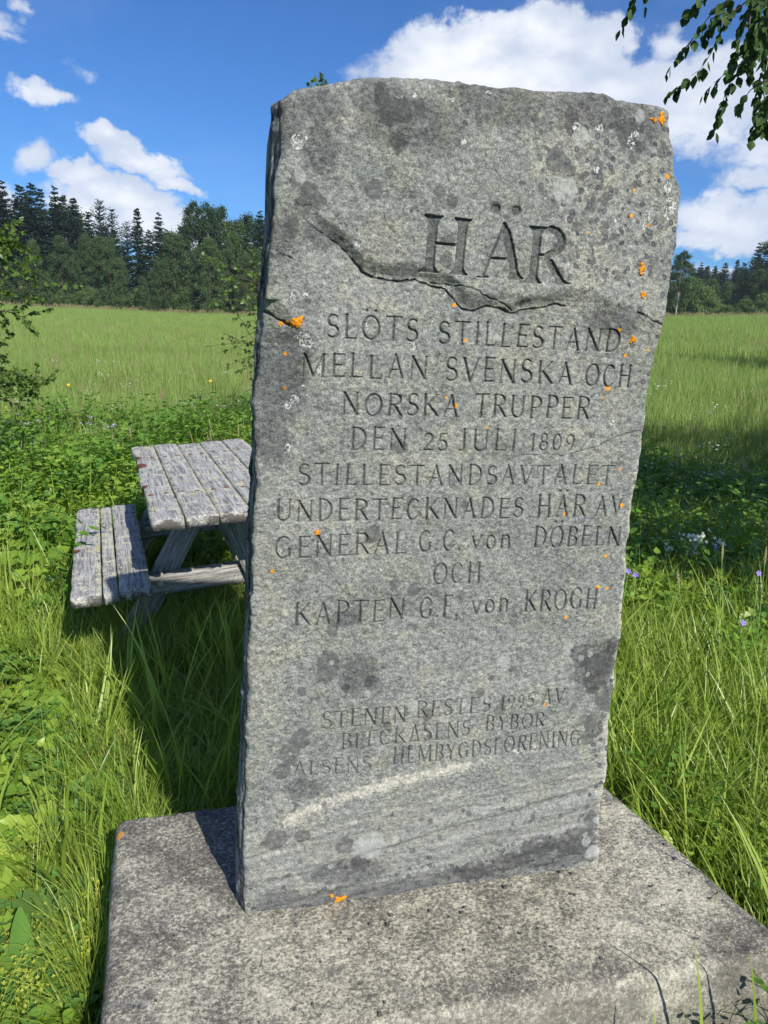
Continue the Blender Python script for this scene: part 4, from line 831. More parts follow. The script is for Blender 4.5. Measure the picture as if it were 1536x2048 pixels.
# --- long fine grass
long_ = lib('long_grass', [tuft(30 + i, 26, (.18, .40), .0046, .035, (.05, .55), (.3, 1.7), 5) for i in range(7)], M['grass'])
cl = rng.uniform([-1.6, -.2], [.6, 2.6], (46, 2)); cp = np.repeat(cl, 9, 0) + rng.normal(0, .05, (46 * 9, 2)); k = ~in_base(cp[:, 0], cp[:, 1], .03) & ~((cp[:, 1] < 1.5) & (cp[:, 0] < -.55) & (rng.random(len(cp)) < .6)); cp = cp[k]
PA = np.stack([cp[:, 0], cp[:, 1], terrain(cp[:, 0], cp[:, 1])], -1)
PB_ = place(1500, -.62, 1.3, .44, 2.4); PC = place(4500, 1.02, 4.9, -.6, 3.6); PC = PC[(PC[:, 0] > 1.13 + .0 * PC[:, 1]) | (PC[:, 1] > .43)]
PD = wedge(12000, 3.4, 10.5); PD = PD[~table_clear(PD) | (rng.random(len(PD)) < .15)]; pn = fbm(PD[:, 0] * 1.1 + 40, PD[:, 1] * 1.1, 15, 2); PD = PD[rng.random(len(PD)) < np.clip(.55 + pn * .9, .2, 1)]
PE = np.stack([rng.uniform(-.31, -.27, 70) - .02, rng.uniform(.0, .4, 70), np.full(70, -.3)], -1); PF = np.stack([rng.uniform(-.3, 1.05, 150), rng.uniform(.43, .5, 150), np.full(150, -.3)], -1)
nn_ = PB_[:, 1] < 1.9; keepB = ~table_clear(PB_) | (rng.random(len(PB_)) < .3)
go('long_grass', long_, np.vstack([PA[::4], PB_[keepB & (PB_[:, 0] > -.52)], PE * [1, 1, 1], PF]), .5, .85, .15, label='long fine grass growing against the back of the base', cat='grass')
go('tall_grass', long_, PC, .75, 1.4, .12, label='tall meadow grass right of the base', cat='tall grass')
go('meadow_edge_grass', long_, PD, .6, 1.15, .12, label='mixed long grass at the edge of the meadow', cat='grass')
broad = lib('broad_grass', [tuft(150 + i, 9, (.28, .55), .0095, .05, (.02, .4), (.1, 1.1), 6) for i in range(5)], M['grass'])
PQ = np.vstack([place(420, 1.14, 3.6, -.5, 3.2), place(26, -1.9, -.6, .3, 2.4), place(150, -.5, 1.3, .5, 2.6), wedge(1000, 3.5, 9)]); PQ = PQ[~table_clear(PQ)]
go('broad_grass', broad, PQ, .6, 1.15, .15, label='single broader and paler blades standing above the other grass', cat='grass')
PT_ = A0 + rng.uniform([-.45], [.55], (150, 1)) * av + rng.uniform([.0], [.62], (150, 1)) * dv; PT_[:, 2] = -.30; PT_ = PT_[(np.abs((PT_ - A0) @ av + .15) > .16) | (((PT_ - A0) @ dv) > .3)]
go('table_foot_grass', long_, PT_, .6, .95, .15, label='grass growing up round the feet of the picnic table', cat='grass')
# --- leafy herbs
herbs = lib('leafy_herbs', [herb(50 + i, 15, .22, .13, .034, ['palmate', 'palmate', 'round', 'ovate'], .9) for i in range(5)] + [pinnate(60 + i, 4, .28, .026) for i in range(4)], M['herb'])
PG = wedge(7800, 3.7, 9.2); PG = PG[~table_clear(PG) | (rng.random(len(PG)) < .2)]; pn = fbm(PG[:, 0] * 1.1 + 40, PG[:, 1] * 1.1, 15, 2); PG = PG[rng.random(len(PG)) < np.clip(.72 - pn * .9, .12, 1)]
M['herb2'] = leaf_material('dark meadow herb leaf', [(.09, .20, .03), (.14, .28, .04), (.22, .36, .055)], 0.34, 0.4)
herbs += lib('leafy_herbs', [herb(350 + i, 9, .30, .15, .045, ['palmate', 'palmate', 'lance'], .7) for i in range(3)] + [pinnate(360 + i, 3, .40, .030) for i in range(2)], M['herb2'])
go('leafy_herbs', herbs, PG, .6, 1.6, .15, label='dense leafy herbs between the table and the meadow', cat='undergrowth')
lowh = lib('low_herbs', [herb(70 + i, 12, .085, .07, .020, ['round', 'palmate', 'ovate'], 1.1) for i in range(5)], M['herb'])
PH = place(2800, -3.0, .1, -.6, 2.8); PH = PH[fbm(PH[:, 0] * 2.2, PH[:, 1] * 2.2, 5, 2) > -.15]; PI_ = place(300, 0, 1.4, .5, 2.6)
go('low_herbs', lowh, np.vstack([PH, PI_]), .8, 1.9, .15, label='low round-leaved herbs among the short grass', cat='herbs')
PL_ = place(110, -1.6, -.36, -.35, 2.3); go('lawn_herbs', herbs[:5], PL_, .4, .75, .15, label='lobed leaves standing in the short grass at lower left', cat='herbs'.replace('herbs', 'weeds'))
PJ = place(830, 1.16, 4.9, -.6, 3.8); go('right_herbs', herbs, PJ, .55, 1.15, .15, label='leafy herbs under the tall grass right of the base', cat='undergrowth')
def clover(seed):
    r = random.Random(seed); mb_ = MB()
    for i in range(16):
        a = r.uniform(0, 6.28); rad = .07 * math.sqrt(r.random()); c = np.array([rad * math.cos(a), rad * math.sin(a), r.uniform(.04, .10)]); mb_.tube([(c[0] * .5, c[1] * .5, -.01), c], .0009, 3, False); a0 = r.uniform(0, 6.28)
        for k in range(3): leaf_fan(mb_, c, (r.gauss(0, .2), r.gauss(0, .2), 1), .017 * r.uniform(.8, 1.2), 'ovate', .3 + .5 * r.random(), a0 + k * 2.094, r)
    return mb_
clo = lib('clover', [clover(80 + i) for i in range(4)], M['clover'])
cc_ = [on_z(x, y, -.28)[:2] for x, y in ((140, 1510), (60, 1490), (190, 1480), (110, 1560), (160, 1620), (60, 1570), (150, 2000), (190, 1960), (30, 1350), (100, 1320), (30, 1930), (130, 1890), (60, 1650), (1480, 1950), (1440, 1780))]
cp = np.repeat(np.array(cc_), 16, 0) + rng.normal(0, .05, (16 * len(cc_), 2)); cp = cp[~in_base(cp[:, 0], cp[:, 1], .02)]
go('clover', clo, np.stack([cp[:, 0], cp[:, 1], terrain(cp[:, 0], cp[:, 1])], -1), .7, 1.3, .15, label='clover patches in the short grass', cat='clover')
dry = lib('dry_grass', [tuft(90 + i, 9, (.10, .28), .0028, .06, (.4, 1.3), (.2, 1.0), 4) for i in range(4)], M['straw'])
PK = np.vstack([place(420, -1.8, 3.4, -.5, 2.8), wedge(740, 3.5, 9)]); dp = on_z(225, 1580, -.28); PK = np.vstack([PK, np.stack([rng.normal(dp[0], .05, 26), rng.normal(dp[1], .05, 26), np.full(26, -.29)], -1)])
PK = PK[~in_base(PK[:, 0], PK[:, 1], .01)]
go('dry_grass', dry, PK, .6, 1.2, .2, label='scattered dry straw among the green grass', cat='dry grass')
# --- the hay meadow, coarser with distance
mead = lib('meadow_grass', [tuft(110 + i, 40, (.18, .50), .0068, .16, (.02, .35), (.1, .9), 3) for i in range(5)], M['meadow'])
go('meadow_grass', mead, wedge(13500, 8.0, 24, -38, 68), .75, 1.25, .08, label='green hay meadow beyond the picnic table', cat='meadow')
mead2 = lib('far_meadow_grass', [tuft(120 + i, 80, (.20, .48), .014, .65, (.02, .3), (.1, .7), 2) for i in range(5)], M['meadow'])
go('far_meadow_grass', mead2, wedge(27000, 22, 104, -38, 68, .75), .8, 1.25, .06, label='far part of the hay meadow up to the trees', cat='meadow')
def seedtuft(seed, n, h, sp, hw):
    r = random.Random(seed); mb_ = MB()
    for i in range(n):
        a = r.uniform(0, 6.28); rd = sp * math.sqrt(r.random()); p = np.array([rd * math.cos(a), rd * math.sin(a), 0]); hh_ = h * r.uniform(.7, 1.1); ln = np.array([r.gauss(0, .08), r.gauss(0, .08), 1])
        mb_.tube([p, p + ln * hh_ * .8], hw * .12, 3, False, .9); q_ = p + ln * hh_ * .78; mb_.tube([q_, q_ + ln * hh_ * .08, q_ + ln * hh_ * .22], [hw * .25, hw * .5, hw * .1], 4, False, r.random())
    return mb_
sdt = lib('edge_seed_heads', [seedtuft(130 + i, 14, .70, .6, .04) for i in range(4)], M['seed'])
Pe = wedge(1300, 93, 101, -38, 68); go('edge_seed_heads', sdt, Pe, .7, 1.15, .05, label='strip of brown grass seed heads along the far edge of the meadow', cat='grass')
sd2 = lib('meadow_seed_heads', [seedtuft(140 + i, 5, .62, .3, .012) for i in range(4)], M['seed'])
go('meadow_seed_heads', sd2, wedge(1400, 6.5, 40, -20, 50), .6, 1.1, .08, label='thin brown seed heads scattered over the meadow', cat='grass')
# ================================================================== SINGLE PLANTS

def wpos(px_, py_, z=-.29):
    p = on_z(px_, py_, z); p[2] = float(terrain(p[0], p[1])); return p
def flower(mb_, c, r, n, nrm=(0, 0, 1), rn=random):
    nrm = np.asarray(nrm, float); nrm /= np.linalg.norm(nrm); x = np.cross(nrm, [0.3, 1, .2]); x /= np.linalg.norm(x); y = np.cross(nrm, x)
    for k in range(n):
        a = k * 2 * math.pi / n + rn.uniform(-.1, .1); d = math.cos(a) * x + math.sin(a) * y; s_ = -math.sin(a) * x + math.cos(a) * y
        mb_.add([c, c + r * .6 * d - s_ * r * .36 + nrm * r * .15, c + r * d - s_ * r * .16 + nrm * r * .25, c + r * d + s_ * r * .16 + nrm * r * .25, c + r * .6 * d + s_ * r * .36 + nrm * r * .15], [(0, 1, 2, 3, 4)], rn.random())
def stem_to(root_z, top, bend=.05, rn=random):
    b_ = np.array([top[0] + rn.uniform(-bend, bend), top[1] + rn.uniform(-bend, bend), root_z]); return [b_, b_ * .5 + top * .5 + np.array([rn.uniform(-bend, bend) * .3, rn.uniform(-bend, bend) * .3, 0]), top]
def plant(name, label, cat, pts, parts, group=None):
    base = pts[0]; root = empty(name, tuple(base)); tag(root, label, cat, group)
    mb_ = MB(); mb_.tube([p - base for p in pts], [.0022, .0018, .0012] if len(pts) == 3 else .0015, 5, True, .3); link('stem', mb_.mesh('stem'), root, M['stem'])
    for nm, mbp, mt in parts:
        mbp.v = [v - base for v in mbp.v]; o = link(nm, mbp.mesh(nm), root, mt)
        if name == 'white_flower': o['kind'] = 'stuff'
    return root
r_ = random.Random(9)
# three tall grass stems with seed heads at the right
for i, (tx, ty, bx, by, lab) in enumerate([(1446, 1083, 1436, 1300, 'tall pale grass spike, middle of the three right of the stone'), (1354, 1140, 1372, 1300, 'leaning pale grass spike nearest the stone edge'), (1533, 1092, 1512, 1300, 'tall brown grass spike at the right picture edge')]):
    Dp = [3.35, 3.1, 3.4][i]; a = at_dist(tx, ty, Dp); b_ = at_dist(bx, by, Dp - .06); base = a + (b_ - a) * ((a[2] + .3) / (a[2] - b_[2])); base[2] = float(terrain(base[0], base[1]))
    root = empty('grass_spike', tuple(base)); tag(root, lab, 'grass stem', 'tall grass spikes right of the stone')
    mb_ = MB(); mb_.tube([base * 0, (b_ - base) * .95, (a - base)], [.0022, .0018, .001], 5, True, .4); link('stem', mb_.mesh('stem'), root, M['stem'])
    mb_ = MB(); d = (a - base) / np.linalg.norm(a - base); hl = .085
    for k in range(70):
        t = k / 70; an = k * 2.4; rd = .0042 * math.sin(math.pi * min(1, .12 + t * .9)); c_ = a - base - d * hl * (1 - t); o_ = np.array([math.cos(an), math.sin(an), 0]) * rd
        mb_.add([c_, c_ + o_ + d * .003 + np.array([0, 0, .002]), c_ + o_ * 1.5 + d * .011, c_ + o_ * .4 + d * .007], [(0, 1, 2, 3)], r_.random())
    link('seed_head', mb_.mesh('seed_head'), root, M['straw'])
    mb_ = MB(); blade(mb_, (b_ - base) * .75, .22, .008, r_.uniform(0, 6), .3, .5, .3); link('leaf', mb_.mesh('leaf'), root, M['grass'])
# white umbel-like heads in the dark right of the stone
for i, (x, y, lab) in enumerate([(1395, 1075, 'largest white flower head in the shade right of the stone'), (1333, 1098, 'small white flower head nearest the stone in the shade'), (1440, 1085, 'small white flower head right of the largest one'), (1380, 1103, 'small white flower head just below the largest one')]):
    c_ = at_dist(x, y, 4.3 + .1 * i); pts = stem_to(float(terrain(c_[0], c_[1])), c_, .06, r_); fl = MB(); sz = .045 if i == 0 else .02
    for k in range(34 if i == 0 else 12):
        o_ = np.array([r_.gauss(0, sz), r_.gauss(0, sz * .5), r_.gauss(0, sz * .55)]); flower(fl, c_ + o_, .009, 5, (r_.gauss(0, .5), -1, .8), r_)
        if k % 3 == 0: fl.tube([c_ - np.array([0, 0, sz * 1.6]), c_ + o_], .0008, 3, False)
    plant('white_flower', lab, 'flower', pts, [('petals', fl, M['petal_w'])], 'white flowers in the shade right of the stone')
for i, (x, y, D_, lab) in enumerate([(1517, 1147, 3.6, 'violet cranesbill flower at the right edge on a tall stem'), (1430, 1095, 4.0, 'violet flower in the shade beside the white umbel'), (1271, 1150, 3.4, 'violet flower beside the right edge of the stone'), (1486, 1246, 3.3, 'pale violet flower low in the right-hand grass'), (1257, 1143, 3.45, 'small violet bloom half hidden by the stone')]):
    c_ = at_dist(x, y, D_); fl = MB(); flower(fl, c_, .014, 5, (r_.gauss(0, .3), -1, .6), r_); plant('violet_flower', lab, 'flower', stem_to(float(terrain(c_[0], c_[1])), c_, .05, r_), [('petals', fl, M['petal_p'])], 'violet cranesbills right of the stone')
for i, (x, y, D_, lab, mt) in enumerate([(1261, 1461, 2.55, 'single yellow buttercup in the grass right of the stone', 'petal_y'), (110, 1029, 5.0, 'yellow buttercup left of the bench', 'petal_y'), (137, 770, 11.5, 'tiny yellow flower far out in the meadow at left', 'petal_y'), (421, 762, 11.5, 'tiny yellow flower in the meadow above the table', 'petal_y'), (1327, 855, 6.6, 'pink clover head beside the right edge of the stone', 'petal_r')]):
    c_ = at_dist(x, y, D_); fl = MB(); s_ = .010 * max(1, D_ / 5); flower(fl, c_, s_, 6, (0, -1, .8), r_); flower(fl, c_ + [0, 0, .003], s_ * .7, 5, (0, -.6, 1), r_); plant('small_flower', lab, 'flower', stem_to(float(terrain(c_[0], c_[1])), c_, .03, r_), [('petals', fl, M[mt])])
# lilac flower clusters above the table and white flecks at right: too many to count
fl = [MB() for _ in range(3)]
for q_ in fl:
    for k in range(7): c_ = np.array([r_.gauss(0, .025), r_.gauss(0, .025), .42 + r_.gauss(0, .012)]); flower(q_, c_, .011, 4, (r_.gauss(0, .3), r_.gauss(0, .3), 1), r_); pass
def fpos(lst, n, s_):
    o_ = []
    for x, y, D_ in lst:
        c_ = at_dist(x, y, D_)
        for _ in range(n): q_ = c_ + rng.normal(0, s_, 3); q_[2] = float(terrain(q_[0], q_[1])); o_.append(q_)
    return np.array(o_)
go('lilac_flowers', lib('lilac_flowers', fl, M['petal_l']), fpos([(168, 853, 7.6), (200, 852, 7.4), (213, 858, 7.4), (185, 860, 7.6), (50, 862, 7.4), (22, 812, 8.5), (378, 781, 9.5), (232, 789, 9.5), (20, 850, 7.5), (1362, 812, 8.0), (1390, 840, 7.6), (1405, 890, 7.0), (1490, 820, 8.2)], 3, .08), .8, 1.2, .1, label='pale lilac flowers where the meadow begins', cat='wild flowers')
go('white_flecks', lib('white_flecks', [x for x in [MB(), MB()] if [flower(x, np.array([r_.gauss(0, .05), r_.gauss(0, .05), .42 + r_.gauss(0, .03)]), .012, 5, (0, -.3, 1), r_) for _ in range(6)]], M['petal_w']), np.vstack([fpos([(1460, 830, 8.2), (1470, 850, 7.8), (1340, 880, 7), (1440, 800, 9), (1500, 840, 8), (1450, 900, 6.9), (1520, 870, 7.5), (430, 870, 7.0), (445, 865, 7.2)], 5, .12), wedge(160, 6, 16, -15, 45)]), .6, 1.1, .1, label='tiny white meadow flowers', cat='wild flowers')
# yellow-green lady's mantle heads at the lower left corner
fl = [MB() for _ in range(3)]
for q_ in fl:
    for k in range(26): c_ = np.array([r_.gauss(0, .022), r_.gauss(0, .022), .14 + r_.gauss(0, .016)]); flower(q_, c_, .0042, 4, (r_.gauss(0, .4), r_.gauss(0, .4), 1), r_)
    for k in range(5): q_.tube([(0, 0, 0), (r_.gauss(0, .02), r_.gauss(0, .02), .135)], .0008, 3, False, .5)
lm = []
for x, y in ((20, 1880), (80, 1860), (120, 1910), (30, 1940), (150, 1890), (180, 1790), (60, 1980), (195, 1820), (8, 1690)):
    p = on_z(x, y, -.17); lm.append([p[0], p[1], float(terrain(p[0], p[1]))]); lm.append([p[0] + rng.normal(0, .02), p[1] + rng.normal(0, .02), float(terrain(p[0], p[1]))])
lm = np.array(lm); lm = lm[~in_base(lm[:, 0], lm[:, 1], .0)]; go('mantle_florets', lib('mantle_florets', fl, M['petal_g']), lm, .75, 1.15, .12, label="yellow-green lady's mantle florets at the lower left", cat='florets')
def rosette(name, label, cat, px_, py_, z, leaves, mat, group=None):
    p = wpos(px_, py_, z); root = empty(name, tuple(p)); tag(root, label, cat, group)
    for (ox, oy, oz, r, kind, rl, nv) in leaves:
        mb_ = MB(); c_ = np.array([ox, oy, oz]); leaf_fan(mb_, c_, nv, r, kind, .6, rl, r_); mb_.tube([(0, 0, 0), c_ * .6, c_], .0015, 4, False, .4); link('leaf', mb_.mesh('leaf'), root, mat)
    return root
rosette('lobed_leaf_plant', "large-leaved cranesbill in the grass at the right edge by the base", 'leafy plant', 1490, 1760, -.2, [(.0, 0, .16, .055, 'palmate', 2.2, (-.1, -.5, 1)), (.09, .02, .17, .06, 'palmate', 2.8, (.1, -.4, 1)), (-.07, .06, .16, .045, 'palmate', 1.2, (0, -.3, 1)), (.06, -.08, .12, .05, 'palmate', .6, (0, -.5, 1)), (-.02, .16, .2, .05, 'palmate', 2, (0, -.6, .8))], M['herb'])
rosette('lobed_leaf_plant', 'star-leaved plant in sunlight left of the base', 'leafy plant', 105, 1830, -.2, [(.0, 0, .13, .05, 'palmate', 1.2, (0, -.5, 1)), (.05, .04, .13, .055, 'palmate', 2.6, (.2, -.3, 1)), (-.05, .02, .12, .045, 'palmate', .4, (0, -.3, 1)), (.03, -.06, .09, .05, 'palmate', 1.6, (0, -.5, 1))], M['shrubleaf'])
rosette('round_leaf_plant', "big round lady's mantle leaves at the lower left corner", 'leafy plant', 60, 1960, -.2, [(.0, 0, .07, .04, 'round', 1.2, (0, -.5, 1)), (.05, .05, .08, .04, 'round', 2.6, (.2, -.3, 1)), (-.06, .04, .08, .045, 'round', .4, (0, -.3, 1)), (.07, -.03, .07, .04, 'round', 1.6, (0, -.5, 1)), (.0, .09, .09, .038, 'round', 1.9, (0, -.5, 1))], M['clover'])
rosette('round_leaf_plant', 'soft round-leaved plant left of the bench', 'leafy plant', 60, 1120, -.1, [(.0, 0, .22, .07, 'palmate', 1.2, (0, -.5, 1)), (.12, .05, .22, .07, 'palmate', 2.6, (.2, -.3, 1)), (-.1, .04, .2, .07, 'round', .4, (0, -.3, 1)), (.07, -.1, .18, .06, 'palmate', 1.6, (0, -.5, 1))], M['herb'])
# dock leaf standing at lower left
p = wpos(45, 1960, -.25); root = empty('dock_plant', tuple(p)); tag(root, 'broad upright dock leaf in the grass at lower left', 'dock plant')
for rl, hh_, wv_, ln in ((0, .20, .030, .12), (2.2, .13, .02, .6)):
    mb_ = MB(); V_ = []; n = 12
    for i in range(n + 1):
        t = i / n; w_ = wv_ * math.sin(math.pi * min(1, t * .93 + .05)) ** .7 * (1 - .25 * t); z = .02 + hh_ * t; y = ln * hh_ * t * t; wob = .002 * math.sin(i * 2.1)
        for k in (-1, -.5, 0, .5, 1): V_.append([k * w_ * math.cos(rl) + y * math.sin(rl), k * w_ * math.sin(rl) * .5 + y * math.cos(rl) + abs(k) * w_ * .25 + wob * k, z])
    mb_.add(V_, [(i * 5 + k, i * 5 + k + 1, i * 5 + k + 6, i * 5 + k + 5) for i in range(n) for k in range(4)], .8); link('leaf', mb_.mesh('leaf'), root, M['clover'])
# yellow-green horsetail at the right
p = on_z(1440, 1800, -.25); tpt = at_dist(1478, 1672, 2.33); root = empty('horsetail', tuple(p)); tag(root, 'feathery yellow-green horsetail shoot at the right edge by the base', 'horsetail'); mb_ = MB(); mb_.tube([(0, 0, 0), (tpt - p) * .6, tpt - p], [.003, .0025, .001], 5, True, .5); link('stem', mb_.mesh('stem'), root, M['petal_g'])
mb_ = MB()
for k in range(16):
    t = .15 + .85 * k / 15; c_ = (tpt - p) * t
    for j in range(11): a = j * .571 + k; blade(mb_, c_, .032 * (1.15 - t * .8), .0022, a, 1.0, -.5, r_.random(), 2)
link('whorls', mb_.mesh('whorls'), root, M['petal_g'])
# arching blades in front of the base, lower right, that throw shadows on the concrete
for i, (bx, tx, ty, L_, lab) in enumerate([(.84, 1387, 1880, .30, 'single upright grass blade in front of the base, lower right'), (.95, 1500, 1905, .3, 'arching grass stem crossing the lower right corner'), (1.10, 1536, 2000, .2, 'broad grass blade at the lower right corner'), (.70, 1310, 2010, .2, 'short grass blade at the bottom edge')]):
    root = empty('grass_sprig', (bx, -.39 - .02 * i, -.3)); tag(root, lab, 'grass blade', 'grass blades before the base')
    mb_ = MB(); tip = on_face(tx, ty, -.40) - np.array([bx, -.39 - .02 * i, -.3]); V_ = []; n = 8; w_ = .0045
    for k in range(n + 1):
        t = k / n; c_ = tip * np.array([t ** 1.6, t, 0]) + np.array([0, 0, tip[2] * (t ** .85)]); V_ += [c_ - [w_ * (1 - t ** 2) + .0003, 0, 0], c_ + [w_ * (1 - t ** 2) + .0003, 0, 0]]
    mb_.add(V_, [(2 * k, 2 * k + 1, 2 * k + 3, 2 * k + 2) for k in range(n)], .6); link('leaf', mb_.mesh('leaf'), root, M['grass'])
PX = np.stack([rng.uniform(.45, 1.35, 110), rng.uniform(-.56, -.36, 110), np.full(110, -.31)], -1); PX = PX[rng.random(110) < (PX[:, 0] - .3)]
go('front_grass', long_, PX, .45, .82, .2, label='grass tufts before the right end of the base', cat='grass')
go('front_herbs', herbs, np.stack([rng.uniform(.85, 1.4, 10), rng.uniform(-.52, -.42, 10), np.full(10, -.3)], -1), .6, .9, .1, label='leafy herbs before the right corner of the base', cat='undergrowth')

# ================================================================== NEAR TREES (real leaves)
def ovate_mesh(name, s_, mat):
    V_ = []; prof = [(0, 0), (.22, .30), (.46, .44), (.70, .30), (1.0, .02)]
    for y, w_ in prof:
        for k in (-1, 0, 1): V_.append([k * w_ * s_, y * s_, (-.10 if k == 0 else .02) * s_ * (w_ * 2) - .10 * y * y * s_])
    me_ = bpy.data.meshes.new(name); me_.from_pydata(V_, [], [(i * 3 + k, i * 3 + k + 1, i * 3 + k + 4, i * 3 + k + 3) for i in range(4) for k in range(2)]); me_.materials.append(mat)
    at = me_.attributes.new('tone', 'FLOAT', 'POINT'); at.data.foreach_set('value', np.full(len(V_), .5, np.float32)); return me_
LV = None
def leaf_array(mb_, pos, dirs, size, rr):
    """adds many little four-vertex leaves to one mesh"""
    for p, d in zip(pos, dirs):
        d = d / (np.linalg.norm(d) + 1e-9); n = rr.normal(0, 1, 3); x = np.cross(d, n); x /= np.linalg.norm(x) + 1e-9; s_ = size * rr.uniform(.7, 1.2)
        mb_.add([p, p + d * s_ * .45 - x * s_ * .42, p + d * s_ * 1.05, p + d * s_ * .45 + x * s_ * .42], [(0, 1, 2, 3)], rr.random())
def grow(rr, p, d, L_, rad, depth, twigs, limbs, droop, wig=.25):
    n = 5; pts = [p]; q_ = p.copy(); dd = d / np.linalg.norm(d)
    for i in range(n):
        dd = dd + rr.normal(0, wig * .35, 3) + np.array([0, 0, -droop * (1 if depth < 2 else .3)]); dd /= np.linalg.norm(dd); q_ = q_ + dd * L_ / n; pts.append(q_.copy())
    limbs.append((pts, rad, depth))
    if depth == 0: twigs.append(pts); return
    for i in range(2, n + 1):
        for _ in range(2 if depth > 1 else 2):
            if rr.random() < .85:
                sd_ = rr.normal(0, 1, 3); sd_ -= dd * (sd_ @ dd); sd_ /= np.linalg.norm(sd_); nd = dd * .75 + sd_ * .75 + np.array([0, 0, .1]); grow(rr, pts[i], nd, L_ * rr.uniform(.45, .7), rad * .5, depth - 1, twigs, limbs, droop, wig)
def real_tree(name, label, cat, base, trunk, branches, leaf, seed, n_leaf_parts, per_twig, lmat, bark, twigr=.003, droop=.08, focus=None, rule=None, group=None):
    """trunk: list of points; branches: (point, direction, length, radius, depth)"""
    rr = np.random.default_rng(seed); root = empty(name, tuple(base)); tag(root, label, cat, group); base = np.asarray(base)
    mb_ = MB(); mb_.tube([p - base for p in trunk[0]], trunk[1], 9, True); link('trunk', mb_.mesh('trunk'), root, bark)
    twigs, limbs = [], []
    for (p, d, L_, rad, dep) in branches: grow(rr, np.asarray(p, float), np.asarray(d, float), L_, rad, dep, twigs, limbs, droop)
    mb_ = MB()
    for pts, rad, dep in limbs: mb_.tube([p - base for p in pts], [rad * (1 - .12 * i) for i in range(len(pts))], 5 if dep else 3, False)
    link('branches', mb_.mesh('branches'), root, M['twig'])
    pos, dirs = [], []
    for tw in twigs:
        for _ in range(per_twig):
            i = rr.integers(1, len(tw)); t = rr.random(); p = tw[i - 1] * (1 - t) + tw[i] * t; d = (tw[i] - tw[i - 1]); d = d / np.linalg.norm(d) + rr.normal(0, .6, 3) + np.array([0, 0, -.35]); pos.append(p); dirs.append(d)
    pos, dirs = np.array(pos), np.array(dirs)
    if rule is not None: k = rule(pos); pos, dirs = pos[k], dirs[k]
    order = np.argsort(np.linalg.norm(pos - (EYE if focus is None else focus), axis=1)); a_, b_ = order[:n_leaf_parts], order[n_leaf_parts:]
    if n_leaf_parts:
        lm_ = ovate_mesh('leaf', leaf, lmat)
        for i in a_:
            d = Vector(dirs[i]).normalized(); o = link('leaf', lm_, root, None, tuple(pos[i] - base)); qn = d.to_track_quat('Y', 'Z'); o.rotation_euler = (qn @ Quaternion((0, 1, 0), rr.uniform(-1.2, 1.2))).to_euler(); o.scale = (rr.uniform(.7, 1.15),) * 3
    mb_ = MB(); leaf_array(mb_, pos[b_] - base, dirs[b_], leaf, rr); o = link('foliage', mb_.mesh('foliage', False), root, lmat); o['kind'] = 'stuff'
    return root, len(pos)
# shrub at the left edge
rr = np.random.default_rng(21); bs = np.array([-1.70, 5.0, float(terrain(-1.70, 5.0))])
tr = [bs, bs + [.02, .05, .8], bs + [.05, .0, 1.6], bs + [.0, .05, 2.3]]
brs = []
for z in np.linspace(.55, 2.25, 40):
    a = rr.uniform(0, 6.28); brs.append((bs + [.02, .02, z], (math.cos(a), math.sin(a), .55 - .25 * z / 2), rr.uniform(.34, .60) * (1.05 - .18 * abs(z - 1.4)), .007, 1))
_, n1 = real_tree('leafy_shrub', 'young leafy shrub with thin twigs at the left picture edge before the meadow', 'shrub', bs, (tr, [.022, .018, .012, .004]), brs, .040, 21, 290, 22, M['shrubleaf'], M['twig'], droop=.05, focus=np.array([-1.35, 4.6, 1.2]))
# slim young tree right behind the stone
bs = at_dist(648, 880, 8.6); bs[2] = float(terrain(bs[0], bs[1])); rr = np.random.default_rng(5); H_ = 3.92
tr = [bs + [0, 0, H_ * t] for t in (0, .25, .5, .75)] + [bs + [.06, 0, H_ * .96]]; brs = []
for z in np.linspace(.35, H_ * .95, 38):
    a = z * 2.4 + rr.uniform(-.4, .4) if rr.random() < .6 else math.pi + rr.uniform(-.6, .6); brs.append((bs + [0, 0, z], (math.cos(a), math.sin(a), .65), (rr.uniform(.75, 1.15) if z < 1.9 else rr.uniform(.06, .17) if z < 3.45 else rr.uniform(.16, .30)), .008, 1))
_, n2 = real_tree('young_tree', 'slim young tree behind the memorial stone, its twigs showing left of and above it', 'tree', bs, (tr, [.03, .025, .018, .01, .003]), brs, .044, 5, 280, 14, M['shrubleaf'], M['twig'], droop=.03)
# birch at the right, trunk outside the picture, one bough hanging in at the upper right corner
bs = np.array([4.5, .2, float(terrain(4.5, .2))]); rr = np.random.default_rng(8)
tr = [bs, bs + [-.05, .05, 1.6], bs + [-.15, .1, 3.2], bs + [-.1, .2, 4.6], bs + [-.1, .2, 5.4]]; brs = []
for z in np.linspace(1.5, 5.0, 40):
    a = z * 2.4 * 1.7 + rr.uniform(-.4, .4); brs.append((bs + [-.1, .1, z], (math.cos(a), math.sin(a), .35), rr.uniform(1.1, 1.9) * (1.15 - .5 * z / 5), .02, 2))
def no_view(P_):                                         # the crown proper keeps to the right of the picture
    v = P_ - EYE; z = v @ _fw; x = CX + F * (v @ _r) / np.maximum(z, .01); y = CY - F * (v @ _u) / np.maximum(z, .01); return ~((z > .1) & (x < 1560) & (y > -60))
birch, n3 = real_tree('birch_tree', 'birch whose leafy bough hangs into the upper right corner', 'tree', bs, (tr, [.09, .075, .055, .03, .01]), brs, .075, 8, 0, 17, M['leaf'], M['birchbark'], droop=.06, rule=no_view)
